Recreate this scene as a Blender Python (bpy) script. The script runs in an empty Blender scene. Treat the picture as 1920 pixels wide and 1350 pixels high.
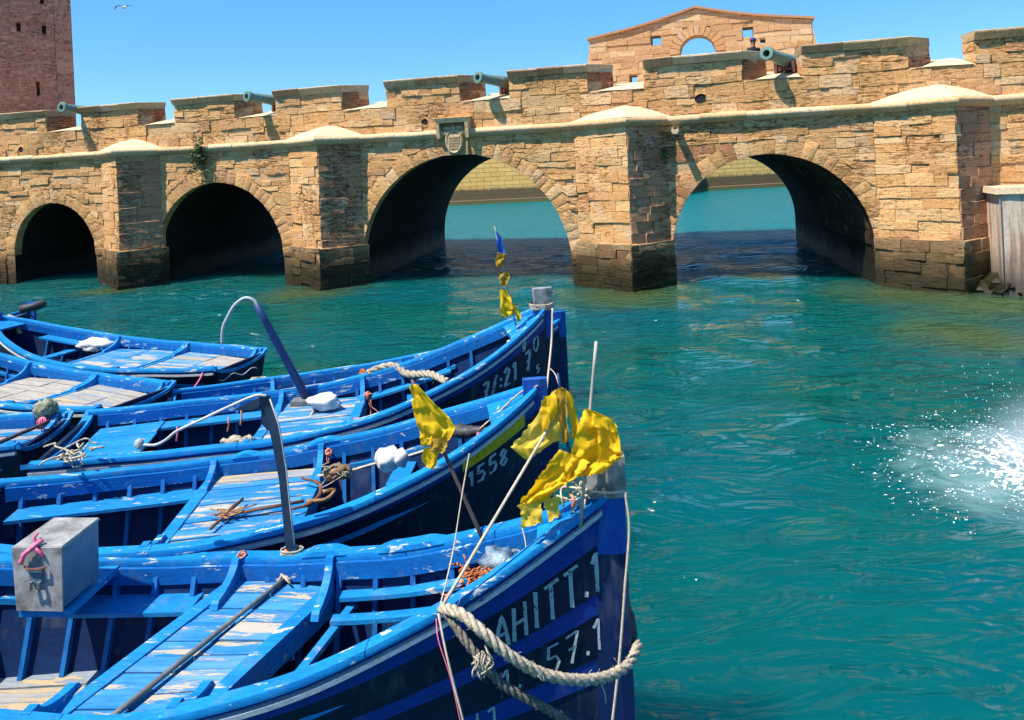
import bpy, bmesh, math, random
import numpy as np
from mathutils import Vector, Matrix, noise as mnoise
R = math.radians
SC = bpy.context.scene
COL = SC.collection
random.seed(7)
# ------------------------------------------------------------------ camera, sky, sun, exposure
CAM_H, FPX, CXP, CYP, ROLL = 4.0, 1350.0, 960.0, 300.0, R(2.75)
cam_d = bpy.data.cameras.new('camera'); cam = bpy.data.objects.new('camera', cam_d); COL.objects.link(cam)
cam_d.sensor_fit = 'HORIZONTAL'; cam_d.sensor_width = 36.0
cam_d.lens = 36.0 * FPX / 1920.0
cam_d.shift_y = (CYP - 675.0) / 1920.0
cam_d.clip_start = 0.05; cam_d.clip_end = 3000
rt = Vector((math.cos(ROLL), 0, -math.sin(ROLL))); up = Vector((math.sin(ROLL), 0, math.cos(ROLL))); fw = Vector((0, 1, 0))
cam.matrix_world = Matrix(((rt.x, up.x, -fw.x, 0), (rt.y, up.y, -fw.y, 0), (rt.z, up.z, -fw.z, CAM_H), (0, 0, 0, 1)))
SC.camera = cam
SUN_EL, SUN_AZ = R(60), R(241)          # azimuth clockwise from +Y
sun_v = Vector((math.sin(SUN_AZ) * math.cos(SUN_EL), math.cos(SUN_AZ) * math.cos(SUN_EL), math.sin(SUN_EL)))
W = bpy.data.worlds.new('World'); SC.world = W; W.use_nodes = True
wn = W.node_tree.nodes; wl = W.node_tree.links
sky = wn.new('ShaderNodeTexSky'); sky.sky_type = 'NISHITA'; sky.sun_disc = False
sky.sun_elevation = SUN_EL; sky.sun_rotation = SUN_AZ; sky.altitude = 0
sky.air_density = 1.0; sky.dust_density = 0.0; sky.ozone_density = 10.0
hs = wn.new('ShaderNodeHueSaturation'); hs.inputs['Saturation'].default_value = 1.12
wl.new(sky.outputs[0], hs.inputs['Color']); mxs = wn.new('ShaderNodeMix'); mxs.data_type = 'RGBA'; mxs.inputs[0].default_value = 0.42; mxs.inputs[7].default_value = (0.58, 2.45, 4.9, 1)
wl.new(hs.outputs[0], mxs.inputs[6]); wl.new(mxs.outputs[2], wn['Background'].inputs[0]); wn['Background'].inputs[1].default_value = 0.125
sun_d = bpy.data.lights.new('sun', 'SUN'); sun_d.energy = 5.0; sun_d.angle = R(0.5); sun_d.color = (1.0, 0.91, 0.78)
sun = bpy.data.objects.new('sun', sun_d); COL.objects.link(sun)
sun.rotation_euler = (-sun_v).to_track_quat('-Z', 'Y').to_euler()
SC.view_settings.view_transform = 'Standard'; SC.view_settings.look = 'None'
SC.view_settings.exposure = 0.76; SC.view_settings.gamma = 1.0
SC.view_settings.use_curve_mapping = False
SC.cycles.use_denoising = True; SC.cycles.use_adaptive_sampling = True; SC.cycles.adaptive_threshold = 0.045
SC.cycles.max_bounces = 4; SC.cycles.volume_bounces = 1; SC.cycles.sample_clamp_indirect = 3.0; SC.cycles.volume_step_rate = 3.0; SC.cycles.diffuse_bounces = 3; SC.cycles.glossy_bounces = 2; SC.cycles.transmission_bounces = 2

def at(px, py, d):
    """world point seen at photo pixel (px,py), d metres in front of the camera"""
    r = fw * FPX + rt * (px - CXP) - up * (py - CYP)
    return r * (d / r.y) + Vector((0, 0, CAM_H))

# ------------------------------------------------------------------ materials
class NT:
    def __init__(s, name):
        s.m = bpy.data.materials.new(name); s.m.use_nodes = True
        s.t = s.m.node_tree; s.b = s.t.nodes['Principled BSDF']
    def n(s, typ, **kw):
        nd = s.t.nodes.new('ShaderNode' + typ)
        for k, v in kw.items():
            if k.startswith('i_'):
                key = k[2:]; key = int(key) if key.isdigit() else key.replace('_', ' ')
                s.put(nd.inputs[key], v)
            else: setattr(nd, k, v)
        return nd
    def put(s, sock, v):
        if hasattr(v, 'is_output') or isinstance(v, bpy.types.NodeSocket): s.t.links.new(v, sock)
        else: sock.default_value = v
    def ramp(s, fac, *stops):
        nd = s.t.nodes.new('ShaderNodeValToRGB'); s.put(nd.inputs[0], fac)
        e = nd.color_ramp.elements
        while len(e) < len(stops): e.new(0.5)
        for el, (p, c) in zip(e, stops):
            el.position = p; el.color = (c, c, c, 1) if isinstance(c, (int, float)) else (*c[:3], 1)
        return nd.outputs[0]
    def mix(s, fac, a, b, typ='MIX'):
        nd = s.t.nodes.new('ShaderNodeMix'); nd.data_type = 'RGBA'; nd.blend_type = typ
        s.put(nd.inputs[0], fac)
        for i, v in ((6, a), (7, b)):
            if isinstance(v, (tuple, list)): v = (*v[:3], 1)
            s.put(nd.inputs[i], v)
        return nd.outputs[2]
    def math(s, op, a, b=0.0, c=0.0):
        nd = s.t.nodes.new('ShaderNodeMath'); nd.operation = op
        for i, v in enumerate((a, b, c)): s.put(nd.inputs[i], v)
        return nd.outputs[0]
    def coord(s, scale=(1, 1, 1), kind='Object', rand=True):
        tc = s.n('TexCoord').outputs[kind]
        mp = s.n('Mapping'); s.put(mp.inputs[0], tc); mp.inputs['Scale'].default_value = scale
        if rand:
            r = s.n('ObjectInfo').outputs['Random']
            cb = s.n('CombineXYZ', i_0=s.math('MULTIPLY', r, 37.0), i_1=s.math('MULTIPLY', r, 11.0), i_2=s.math('MULTIPLY', r, 53.0))
            s.put(mp.inputs['Location'], cb.outputs[0])
        return mp.outputs[0]
    def noise(s, vec, scale, detail=6, rough=0.55, dist=0.0):
        nd = s.n('TexNoise'); s.put(nd.inputs['Vector'], vec)
        nd.inputs['Scale'].default_value = scale; nd.inputs['Detail'].default_value = detail
        nd.inputs['Roughness'].default_value = rough; nd.inputs['Distortion'].default_value = dist
        return nd.outputs[0]
    def bump(s, h, strength=0.5, dist=0.02, prev=None):
        nd = s.n('Bump'); nd.inputs['Strength'].default_value = strength; nd.inputs['Distance'].default_value = dist
        s.put(nd.inputs['Height'], h)
        if prev is not None: s.put(nd.inputs['Normal'], prev)
        return nd.outputs[0]
    def out(s, col, rough=0.6, nrm=None, metal=0.0, spec=None):
        if isinstance(col, (tuple, list)): col = (*col[:3], 1)
        s.put(s.b.inputs['Base Color'], col); s.put(s.b.inputs['Roughness'], rough)
        s.put(s.b.inputs['Metallic'], metal)
        if spec is not None: s.b.inputs['Specular IOR Level'].default_value = spec
        if nrm is not None: s.put(s.b.inputs['Normal'], nrm)
        return s.m

def paint(name, base, faded, bare, wear, stretch=(0.25, 1, 1), rough=0.5, sc=1.0, fade=0.5):
    t = NT(name)
    v = t.coord(stretch)
    n1 = t.noise(v, 2.2 * sc, 5, 0.6)
    c = t.mix(t.ramp(n1, (0.38, 0.0), (0.68, fade)), base, faded)
    n3 = t.noise(v, 26 * sc, 4, 0.6)
    c = t.mix(t.ramp(n3, (0.36, 0.42), (0.56, 0.0)), c, (base[0] * .4, base[1] * .45, base[2] * .55))
    n5 = t.noise(t.coord((1, 1, 0.35)), 3.2 * sc, 4, 0.7)
    c = t.mix(t.ramp(n5, (0.56, 0.0), (0.70, 0.38)), c, (0.10 + base[0] * .4, 0.11 + base[1] * .5, 0.12 + base[2] * .4))
    n2 = t.noise(v, 8.0 * sc, 6, 0.68, 0.4)
    n4 = t.noise(v, 1.7 * sc, 3, 0.5)
    m = t.math('ADD', t.math('MULTIPLY', n2, 0.75), t.math('MULTIPLY', n4, 0.25))
    thr = 0.66 - 0.2 * wear
    m = t.ramp(m, (thr, 0.0), (thr + 0.022, 1.0))
    if wear > 0: c = t.mix(m, c, bare)
    b = t.bump(t.math('SUBTRACT', t.math('MULTIPLY', n3, 0.5), m), 0.5, 0.007)
    return t.out(c, rough + 0.1, b, spec=0.25)

M = {}
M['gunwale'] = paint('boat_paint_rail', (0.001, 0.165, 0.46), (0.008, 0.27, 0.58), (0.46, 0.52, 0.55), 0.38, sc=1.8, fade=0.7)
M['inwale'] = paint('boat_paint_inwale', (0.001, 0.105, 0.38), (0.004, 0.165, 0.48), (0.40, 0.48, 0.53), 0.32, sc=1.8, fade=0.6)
M['plank_in'] = paint('boat_paint_inside_shaded', (0.0005, 0.016, 0.075), (0.001, 0.03, 0.12), (0.01, 0.08, 0.24), 0.10, sc=0.8)  # shade inside the hull put into the colour, darker than its blue paint
M['rib'] = paint('boat_paint_rib', (0.002, 0.10, 0.36), (0.02, 0.22, 0.52), (0.40, 0.50, 0.58), 0.15, (1, 1, .3))
M['deck_blue'] = paint('deck_paint_worn', (0.004, 0.16, 0.43), (0.07, 0.29, 0.52), (0.38, 0.34, 0.27), 0.62, (0.16, 1, 1), 0.65, 1.4, 0.8)
M['deck_blue2'] = paint('deck_paint_pale', (0.02, 0.19, 0.44), (0.14, 0.31, 0.48), (0.40, 0.36, 0.30), 0.66, (0.13, 1, 1), 0.65, 1.2, 0.9)
M['deck_bare'] = paint('deck_paint_bare', (0.22, 0.26, 0.32), (0.36, 0.34, 0.30), (0.40, 0.32, 0.20), 0.6, (0.13, 1, 1), 0.7, 1.2, 0.9)
M['deck_wood'] = paint('deck_wood_grey', (0.30, 0.28, 0.25), (0.42, 0.38, 0.32), (0.18, 0.16, 0.14), 0.25, (0.10, 1, 1), 0.75, 1.5, 0.9)
M['bench'] = paint('bench_paint', (0.002, 0.175, 0.46), (0.03, 0.29, 0.56), (0.42, 0.44, 0.45), 0.36, sc=1.4)
M['hull_black'] = paint('hull_paint_black', (0.003, 0.009, 0.034), (0.004, 0.016, 0.06), (0.03, 0.07, 0.15), 0.12, (0.3, 1, 1), 0.4)
M['hull_blue'] = paint('hull_paint_navy', (0.004, 0.028, 0.22), (0.006, 0.05, 0.30), (0.05, 0.12, 0.28), 0.08, (0.3, 1, 1), 0.4)
M['hull_yellow'] = paint('hull_paint_ochre', (0.60, 0.38, 0.01), (0.66, 0.44, 0.03), (0.2, 0.13, 0.03), 0.15, (0.5, 1, 1), 0.5)
M['white_rail'] = paint('rub_rail_white', (0.42, 0.46, 0.50), (0.62, 0.64, 0.66), (0.03, 0.10, 0.32), 0.30, rough=0.55, sc=1.6)
M['letter'] = paint('letter_paint', (0.34, 0.42, 0.46), (0.44, 0.52, 0.56), (0.03, 0.05, 0.08), 0.42, (1, 1, 1), 0.6, 2.2)
M['stem_blue'] = paint('stem_paint', (0.004, 0.07, 0.34), (0.008, 0.11, 0.44), (0.40, 0.48, 0.55), 0.14, (1, 1, .3), 0.45)
M['stem_shaded'] = paint('stem_paint_shaded', (0.003, 0.014, 0.07), (0.004, 0.02, 0.10), (0.30, 0.36, 0.42), 0.18, (1, 1, .3), 0.45)  # shade on the lower stem put into a darker colour

def simple(name, col, col2, rough=0.6, sc=8, bump=0.3, dist=0.01, stretch=(1, 1, 1), metal=0.0):
    t = NT(name); v = t.coord(stretch)
    n = t.noise(v, sc, 4, 0.62)
    return t.out(t.mix(t.ramp(n, (0.35, 0.0), (0.65, 1.0)), col, col2), rough, t.bump(n, bump, dist), metal)
M['tin'] = simple('weathered_tin', (0.44, 0.43, 0.41), (0.17, 0.16, 0.15), 0.55, 7, 0.35, 0.006, metal=0.25)
M['tin_blue'] = simple('tin_bluish', (0.16, 0.24, 0.30), (0.09, 0.15, 0.21), 0.45, 5, 0.2, 0.004, metal=0.35)
M['rope'] = simple('rope_fibre', (0.48, 0.42, 0.32), (0.26, 0.22, 0.16), 0.9, 30, 0.9, 0.012)
M['rope_dark'] = simple('rope_wet', (0.20, 0.18, 0.15), (0.08, 0.07, 0.06), 0.9, 26, 0.9, 0.012)
M['rope_thin'] = simple('cord_fibre', (0.55, 0.47, 0.36), (0.40, 0.33, 0.24), 0.85, 40, 0.4, 0.004)
M['cord_red'] = simple('cord_red', (0.55, 0.12, 0.06), (0.62, 0.30, 0.22), 0.85, 30, 0.5, 0.006)
M['cord_pink'] = simple('cord_pink', (0.75, 0.08, 0.22), (0.8, 0.2, 0.3), 0.7, 20, 0.3, 0.004)
M['orange'] = simple('orange_twine', (0.62, 0.17, 0.03), (0.30, 0.09, 0.03), 0.85, 30, 0.8, 0.01)
M['pole_wood'] = simple('pole_wood', (0.46, 0.42, 0.36), (0.30, 0.27, 0.23), 0.75, 14, 0.4, 0.004, (1, 1, .15))
M['pole_dark'] = simple('pole_dark', (0.10, 0.055, 0.05), (0.05, 0.03, 0.03), 0.6, 14, 0.3, 0.004, (1, 1, .2))
M['pole_grey'] = simple('pole_grey', (0.17, 0.18, 0.18), (0.09, 0.10, 0.10), 0.6, 10, 0.3, 0.004)
M['rust'] = simple('rusty_iron', (0.17, 0.065, 0.035), (0.09, 0.035, 0.025), 0.8, 18, 0.6, 0.006)
M['foam_white'] = simple('float_foam', (0.66, 0.66, 0.64), (0.46, 0.46, 0.45), 0.8, 14, 0.6, 0.01)
M['foam_brown'] = simple('float_brown', (0.36, 0.20, 0.09), (0.22, 0.12, 0.06), 0.85, 18, 0.7, 0.01)
M['rubber'] = simple('black_rubber', (0.02, 0.02, 0.022), (0.045, 0.045, 0.05), 0.6, 12, 0.4, 0.004)
M['hose'] = simple('white_hose', (0.46, 0.47, 0.48), (0.34, 0.35, 0.36), 0.5, 14, 0.2, 0.003)
M['bluepole'] = simple('blue_pole', (0.004, 0.028, 0.10), (0.006, 0.04, 0.15), 0.5, 6, 0.3, 0.004)
M['slate'] = simple('dark_slate_paint', (0.008, 0.022, 0.045), (0.016, 0.04, 0.075), 0.55, 6, 0.3, 0.004)
M['bronze'] = simple('verdigris_bronze', (0.11, 0.26, 0.23), (0.19, 0.23, 0.17), 0.6, 4, 0.3, 0.01, metal=0.2)
M['bore'] = simple('cannon_bore', (0.01, 0.01, 0.01), (0.015, 0.015, 0.015), 0.9)
M['carriage'] = simple('carriage_wood', (0.16, 0.05, 0.03), (0.08, 0.03, 0.02), 0.75, 8, 0.4, 0.01)
M['net'] = simple('net_ball', (0.16, 0.18, 0.12), (0.30, 0.30, 0.20), 0.95, 24, 1.0, 0.02)

def cloth_mat(name, a, b):
    t = NT(name); v = t.coord()
    n = t.noise(v, 5, 6, 0.6); n2 = t.noise(v, 40, 3, 0.5)
    c = t.mix(t.ramp(n, (0.35, 0.0), (0.7, 1.0)), a, b)
    t.out(c, 0.75, t.bump(n, 0.35, 0.02, t.bump(n2, 0.15, 0.003)))
    tr = t.n('BsdfTranslucent'); t.put(tr.inputs[0], c)
    mx = t.n('MixShader', i_0=0.4); t.t.links.new(t.b.outputs[0], mx.inputs[1]); t.t.links.new(tr.outputs[0], mx.inputs[2])
    t.t.links.new(mx.outputs[0], t.t.nodes['Material Output'].inputs[0])
    return t.m
M['flag'] = cloth_mat('yellow_cloth', (0.86, 0.50, 0.002), (0.90, 0.60, 0.01))
M['flag2'] = cloth_mat('faded_yellow_cloth', (0.78, 0.55, 0.07), (0.82, 0.56, 0.03))
M['flag3'] = cloth_mat('dirty_yellow_cloth', (0.55, 0.33, 0.01), (0.45, 0.28, 0.06))
M['flagblue'] = cloth_mat('blue_cloth', (0.01, 0.09, 0.45), (0.02, 0.14, 0.6))

def stone_mat(name, mul=(1, 1, 1), wet=True, bumps=1.0, tint=True, base=(0.45, 0.31, 0.16), strata=4.0, pit=1.0):
    t = NT(name)
    v = t.coord(rand=False)
    if tint: c0 = t.n('Attribute', attribute_name='tint').outputs['Color']
    else: c0 = t.n('RGB').outputs[0]; c0.default_value = (*base, 1)
    vs = t.coord((1.0, 1.0, strata), rand=False)
    n3 = t.noise(v, 0.55, 3, 0.6)                  # where the wall is more eroded
    n1 = t.noise(vs, 4.6, 5, 0.70, 0.5)            # layered erosion
    n2 = t.noise(v, 16.0, 3, 0.7)                  # grain
    c = t.mix(t.ramp(n2, (0.34, 0.0), (0.64, 1.0)), t.mix(1.0, c0, (0.80, 0.74, 0.66), 'MULTIPLY'), t.mix(1.0, c0, (1.16, 1.14, 1.10), 'MULTIPLY'))
    pits = t.math('SUBTRACT', n1, t.math('MULTIPLY', t.math('SUBTRACT', n3, 0.5), 0.55 * pit))
    pits = t.ramp(pits, (0.34, 1.0), (0.43, 0.0))
    c = t.mix(t.math('MULTIPLY', pits, 0.75 * pit), c, t.mix(1.0, c0, (0.34, 0.25, 0.18), 'MULTIPLY'))
    wob = t.noise(v, 1.3, 4, 0.6)
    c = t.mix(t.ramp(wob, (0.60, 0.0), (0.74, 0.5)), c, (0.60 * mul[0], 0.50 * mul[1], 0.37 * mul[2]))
    rough = 0.9
    if wet:
        z = t.n('SeparateXYZ', i_0=t.n('NewGeometry').outputs['Position']).outputs[2]
        zz = t.math('SUBTRACT', z, t.math('MULTIPLY', t.math('SUBTRACT', wob, 0.5), 1.0))
        wetm = t.ramp(t.math('MULTIPLY', zz, 0.5), (0.42, 1.0), (0.72, 0.0))
        alg = t.ramp(t.math('MULTIPLY', zz, 0.5), (0.18, 1.0), (0.52, 0.0))
        c = t.mix(t.math('MULTIPLY', wetm, 0.80), c, t.mix(1.0, c, (0.22, 0.20, 0.13), 'MULTIPLY'))
        c = t.mix(t.math('MULTIPLY', alg, 0.85), c, (0.018, 0.018, 0.007))
        rough = t.math('SUBTRACT', 0.92, t.math('MULTIPLY', alg, 0.45))
    hgt = t.math('ADD', t.math('MULTIPLY', n1, 0.032), t.math('MULTIPLY', n2, 0.010))
    hgt = t.math('SUBTRACT', hgt, t.math('MULTIPLY', pits, 0.026 * pit))
    b = t.bump(hgt, 0.9 * bumps, 1.0)
    return t.out(c, rough, b, spec=0.2)
M['stone'] = stone_mat('sandstone_block')
M['mortar'] = stone_mat('lime_mortar', tint=False, base=(0.58, 0.38, 0.21), bumps=0.8)
M['soffit'] = stone_mat('vault_stone_shaded', tint=False, base=(0.035, 0.027, 0.02), bumps=1.0, mul=(.08, .08, .08))  # darkness under the arches put into a near-black base
M['plaster'] = stone_mat('lime_plaster', tint=False, base=(0.58, 0.47, 0.33), bumps=0.5, wet=False, strata=1.0, pit=0.15)
M['cornice'] = stone_mat('cornice_stone', tint=True, bumps=0.6, wet=False, strata=1.5, pit=0.35)
M['gable'] = stone_mat('gable_stone', bumps=0.5, wet=False, strata=3.0, pit=0.3)
M['tower'] = stone_mat('tower_rubble', bumps=0.8, wet=False, strata=2.0, mul=(0.55, 0.45, 0.4))
M['tower_core'] = stone_mat('tower_mortar', tint=False, base=(0.50, 0.22, 0.14), wet=False, bumps=0.8, strata=2.0, mul=(0.5, 0.4, 0.35))
M['concrete'] = None

def concrete():
    t = NT('stained_concrete'); v = t.coord((3.0, 3.0, 0.22), rand=False); v2 = t.coord(rand=False)
    n = t.noise(v, 2.2, 6, 0.6); n2 = t.noise(v2, 9, 8, 0.65)
    z = t.n('SeparateXYZ', i_0=t.n('NewGeometry').outputs['Position']).outputs[2]
    c = t.mix(t.ramp(n2, (0.35, 0.0), (0.65, 1.0)), (0.52, 0.40, 0.30), (0.62, 0.50, 0.40))
    c = t.mix(t.ramp(n, (0.50, 0.0), (0.62, 0.8)), c, (0.26, 0.12, 0.06))
    c = t.mix(t.ramp(t.math('MULTIPLY', z, 0.4), (0.12, 0.9), (0.5, 0.0)), c, (0.06, 0.045, 0.03))
    return t.out(c, 0.85, t.bump(n2, 0.6, 0.02))
M['concrete'] = concrete()

def farwall():
    t = NT('quay_ashlar'); v = t.coord(rand=False)
    mp = t.n('Mapping'); t.put(mp.inputs[0], v); mp.inputs['Rotation'].default_value = (R(90), 0, 0)
    br = t.n('TexBrick'); t.put(br.inputs['Vector'], mp.outputs[0])
    br.inputs['Color1'].default_value = (0.72, 0.42, 0.11, 1); br.inputs['Color2'].default_value = (0.78, 0.49, 0.15, 1)
    br.inputs['Mortar'].default_value = (0.26, 0.17, 0.06, 1)
    br.inputs['Scale'].default_value = 1.0; br.inputs['Mortar Size'].default_value = 0.028
    br.inputs['Brick Width'].default_value = 1.35; br.inputs['Row Height'].default_value = 0.42
    n = t.noise(v, 3, 6, 0.6)
    c = t.mix(t.ramp(n, (0.3, 0.35), (0.6, 0.0)), br.outputs[0], (0.36, 0.24, 0.1))
    z = t.n('SeparateXYZ', i_0=t.n('NewGeometry').outputs['Position']).outputs[2]
    zz = t.math('ADD', t.math('MULTIPLY', z, 0.25), t.math('MULTIPLY', n, 0.12))
    c = t.mix(t.ramp(zz, (0.37, 0.92), (0.46, 0.0)), c, (0.06, 0.05, 0.028))
    c = t.mix(t.ramp(zz, (0.09, 0.9), (0.13, 0.0)), c, (0.10, 0.13, 0.04))
    return t.out(c, 0.9, t.bump(br.outputs[1], -0.8, 0.06, t.bump(n, 0.4, 0.05)))
M['quay'] = farwall()

def water():
    t = NT('harbour_water')
    v = t.n('NewGeometry').outputs['Position']
    def mp(sc, rz=0.0):
        m_ = t.n('Mapping'); t.put(m_.inputs[0], v); m_.inputs['Scale'].default_value = sc; m_.inputs['Rotation'].default_value = (0, 0, rz); return m_.outputs[0]
    low = t.noise(mp((0.10, 0.16, 1)), 1.0, 3, 0.5)
    lowb = t.noise(mp((0.5, 1.1, 1), R(-10)), 1.0, 4, 0.6, 0.8)
    c = t.mix(t.ramp(low, (0.38, 0.0), (0.62, 1.0)), (0.0005, 0.072, 0.060), (0.0003, 0.078, 0.098))
    c = t.mix(t.ramp(lowb, (0.50, 0.0), (0.72, 0.5)), c, (0.003, 0.100, 0.072))
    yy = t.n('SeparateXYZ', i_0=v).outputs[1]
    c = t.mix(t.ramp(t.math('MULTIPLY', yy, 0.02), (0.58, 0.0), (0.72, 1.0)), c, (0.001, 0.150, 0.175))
    # shallow weed-covered ledges around the pier feet
    msk = None
    for (x, y, r) in LEDGES:
        d = t.n('VectorMath', operation='DISTANCE', i_0=v, i_1=(x, y, 0)).outputs['Value']
        k = t.math('SUBTRACT', 1.0, t.math('DIVIDE', d, r))
        msk = k if msk is None else t.math('MAXIMUM', msk, k)
    msk = t.math('ADD', msk, t.math('MULTIPLY', t.math('SUBTRACT', lowb, 0.5), 0.9))
    c = t.mix(t.ramp(msk, (0.10, 0.0), (0.8, 0.8)), c, (0.060, 0.085, 0.020))
    w1 = t.noise(mp((0.45, 1.0, 1), R(14)), 1.0, 2, 0.5, 0.8)
    w2 = t.noise(mp((1.1, 2.6, 1), R(-9)), 1.0, 2, 0.5, 1.2)
    w3 = t.noise(mp((4, 8, 1), R(20)), 1.0, 2, 0.5, 0.6)
    calm = t.math('ADD', t.ramp(t.math('MULTIPLY', yy, 0.05), (0.25, 0.35), (0.85, 1.0)), t.ramp(t.math('MULTIPLY', yy, 0.02), (0.40, 0.0), (0.62, 0.7)))
    b = t.bump(w1, 0.6, 0.45)
    b2 = t.n('Bump', i_Strength=1.0, i_Distance=0.44); t.put(b2.inputs['Height'], t.math('MULTIPLY', w2, calm)); t.put(b2.inputs['Normal'], b)
    b3 = t.n('Bump', i_Strength=0.9, i_Distance=0.07); t.put(b3.inputs['Height'], t.math('MULTIPLY', w3, calm)); t.put(b3.inputs['Normal'], b2.outputs[0])
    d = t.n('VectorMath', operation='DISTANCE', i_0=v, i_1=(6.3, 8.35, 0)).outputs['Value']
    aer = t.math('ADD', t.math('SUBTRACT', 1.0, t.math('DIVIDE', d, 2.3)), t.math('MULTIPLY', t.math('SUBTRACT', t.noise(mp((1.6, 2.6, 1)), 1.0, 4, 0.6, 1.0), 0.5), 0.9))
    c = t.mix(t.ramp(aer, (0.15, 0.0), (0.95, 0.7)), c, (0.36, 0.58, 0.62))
    rg_ = t.ramp(t.math('MULTIPLY', t.n('SeparateXYZ', i_0=v).outputs[1], 0.02), (0.42, 0.05), (0.60, 0.24))
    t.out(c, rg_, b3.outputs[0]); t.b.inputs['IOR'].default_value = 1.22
    t.b.inputs['Subsurface Weight'].default_value = 1.0; t.b.inputs['Subsurface Scale'].default_value = 2.0; t.b.inputs['Subsurface Radius'].default_value = (0.3, 1.0, 1.0)
    t.b.subsurface_method = 'BURLEY'
    return t.m

# ------------------------------------------------------------------ mesh helpers
class MB:
    def __init__(s): s.v = []; s.f = []; s.mi = []; s.tint = []
    def add(s, verts, faces, mi=0, tint=None):
        o = len(s.v); s.v.extend([tuple(p) for p in verts])
        for f in faces: s.f.append(tuple(i + o for i in f)); s.mi.append(mi)
        if tint is not None: s.tint.extend([tint] * len(verts))
        return o
    def hexa(s, p, mi=0, tint=None):      # p: 4 bottom then 4 top
        s.add(p, [(3, 2, 1, 0), (4, 5, 6, 7), (0, 1, 5, 4), (1, 2, 6, 5), (2, 3, 7, 6), (3, 0, 4, 7)], mi, tint)
    def box(s, c, d, rot=None, mi=0, tint=None):
        P = []
        for z in (-.5, .5):
            for x, y in ((-.5, -.5), (.5, -.5), (.5, .5), (-.5, .5)):
                q = Vector((x * d[0], y * d[1], z * d[2]))
                if rot is not None: q = rot @ q
                P.append(q + Vector(c))
        s.hexa(P, mi, tint)
    def tube(s, pts, rad, seg=8, cap=True, mi=0, jit=0.0, sq=None):
        pts = [Vector(p) for p in pts]; n = len(pts)
        rad = rad if isinstance(rad, (list, tuple)) else [rad] * n
        o = len(s.v); pu = None
        for i, p in enumerate(pts):
            d = (pts[min(i + 1, n - 1)] - pts[max(i - 1, 0)])
            d = d.normalized() if d.length > 1e-9 else Vector((0, 0, 1))
            if pu is None: pu = Vector((0, 0, 1)) if abs(d.z) < .9 else Vector((1, 0, 0))
            a = d.cross(pu).normalized(); pu = a.cross(d).normalized()
            for k in range(seg):
                t_ = 2 * math.pi * k / seg + (i * 0.5 if jit else 0)
                r = rad[i] * (1 + (random.uniform(-jit, jit) if jit else 0))
                s.v.append(tuple(p + a * math.cos(t_) * r + pu * math.sin(t_) * r * (sq or 1)))
        for i in range(n - 1):
            for k in range(seg):
                k2 = (k + 1) % seg
                s.f.append((o + i * seg + k, o + i * seg + k2, o + (i + 1) * seg + k2, o + (i + 1) * seg + k)); s.mi.append(mi)
        if cap:
            s.f.append(tuple(o + k for k in range(seg))[::-1]); s.mi.append(mi)
            s.f.append(tuple(o + (n - 1) * seg + k for k in range(seg))); s.mi.append(mi)
    def sweep(s, rings, closed=False, cap=True, mi=0, tint=None):
        m = len(rings[0]); o = len(s.v)
        for r in rings: s.v.extend([tuple(p) for p in r])
        if tint is not None: s.tint.extend([tint] * (m * len(rings)))
        for i in range(len(rings) - 1):
            for k in range(m):
                k2 = (k + 1) % m
                s.f.append((o + i * m + k, o + i * m + k2, o + (i + 1) * m + k2, o + (i + 1) * m + k)); s.mi.append(mi)
        if cap:
            s.f.append(tuple(o + k for k in range(m))[::-1]); s.mi.append(mi)
            s.f.append(tuple(o + (len(rings) - 1) * m + k for k in range(m))); s.mi.append(mi)
    def grid(s, P, mi=0, tint=None):       # P[i][j]
        n, m = len(P), len(P[0]); o = len(s.v)
        for r in P: s.v.extend([tuple(p) for p in r])
        if tint is not None: s.tint.extend([tint] * (n * m))
        for i in range(n - 1):
            for j in range(m - 1):
                s.f.append((o + i * m + j, o + i * m + j + 1, o + (i + 1) * m + j + 1, o + (i + 1) * m + j)); s.mi.append(mi)
    def lathe(s, prof, seg=16, axis=None, mi=0):
        """prof: (distance along, radius); axis: (origin, dir)"""
        o_, d_ = Vector(axis[0]), Vector(axis[1]).normalized()
        a = d_.orthogonal().normalized(); b = d_.cross(a)
        s.sweep([[o_ + d_ * t_ + (a * math.cos(2 * math.pi * k / seg) + b * math.sin(2 * math.pi * k / seg)) * r for k in range(seg)] for t_, r in prof], mi=mi)
    def blob(s, c, r, sub=2, amp=0.15, fr=3.0, mi=0):
        bm = bmesh.new(); bmesh.ops.create_icosphere(bm, subdivisions=sub, radius=1.0)
        P = []; sd = random.uniform(0, 100)
        for v in bm.verts:
            k = 1 + amp * mnoise.noise(v.co * fr * 0.5 + Vector((sd, sd, sd))) * 2
            P.append((c[0] + v.co.x * r[0] * k, c[1] + v.co.y * r[1] * k, c[2] + v.co.z * r[2] * k))
        s.add(P, [tuple(v.index for v in f.verts) for f in bm.faces], mi); bm.free()
    def build(s, name, mats, parent=None, smooth=False, autos=None):
        me = bpy.data.meshes.new(name); me.from_pydata(s.v, [], s.f)
        if not isinstance(mats, (list, tuple)): mats = [mats]
        for m in mats: me.materials.append(m)
        if len(mats) > 1: me.polygons.foreach_set('material_index', s.mi)
        if s.tint:
            ca = me.color_attributes.new('tint', 'FLOAT_COLOR', 'POINT')
            ca.data.foreach_set('color', [x for t_ in s.tint for x in (*t_, 1.0)])
        if smooth:
            me.polygons.foreach_set('use_smooth', [True] * len(s.f))
            if autos: me.set_sharp_from_angle(angle=R(autos))
        me.update()
        bm = bmesh.new(); bm.from_mesh(me); bmesh.ops.recalc_face_normals(bm, faces=bm.faces); bm.to_mesh(me); bm.free()
        o = bpy.data.objects.new(name, me); COL.objects.link(o)
        if parent is not None: o.parent = parent
        return o

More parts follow.
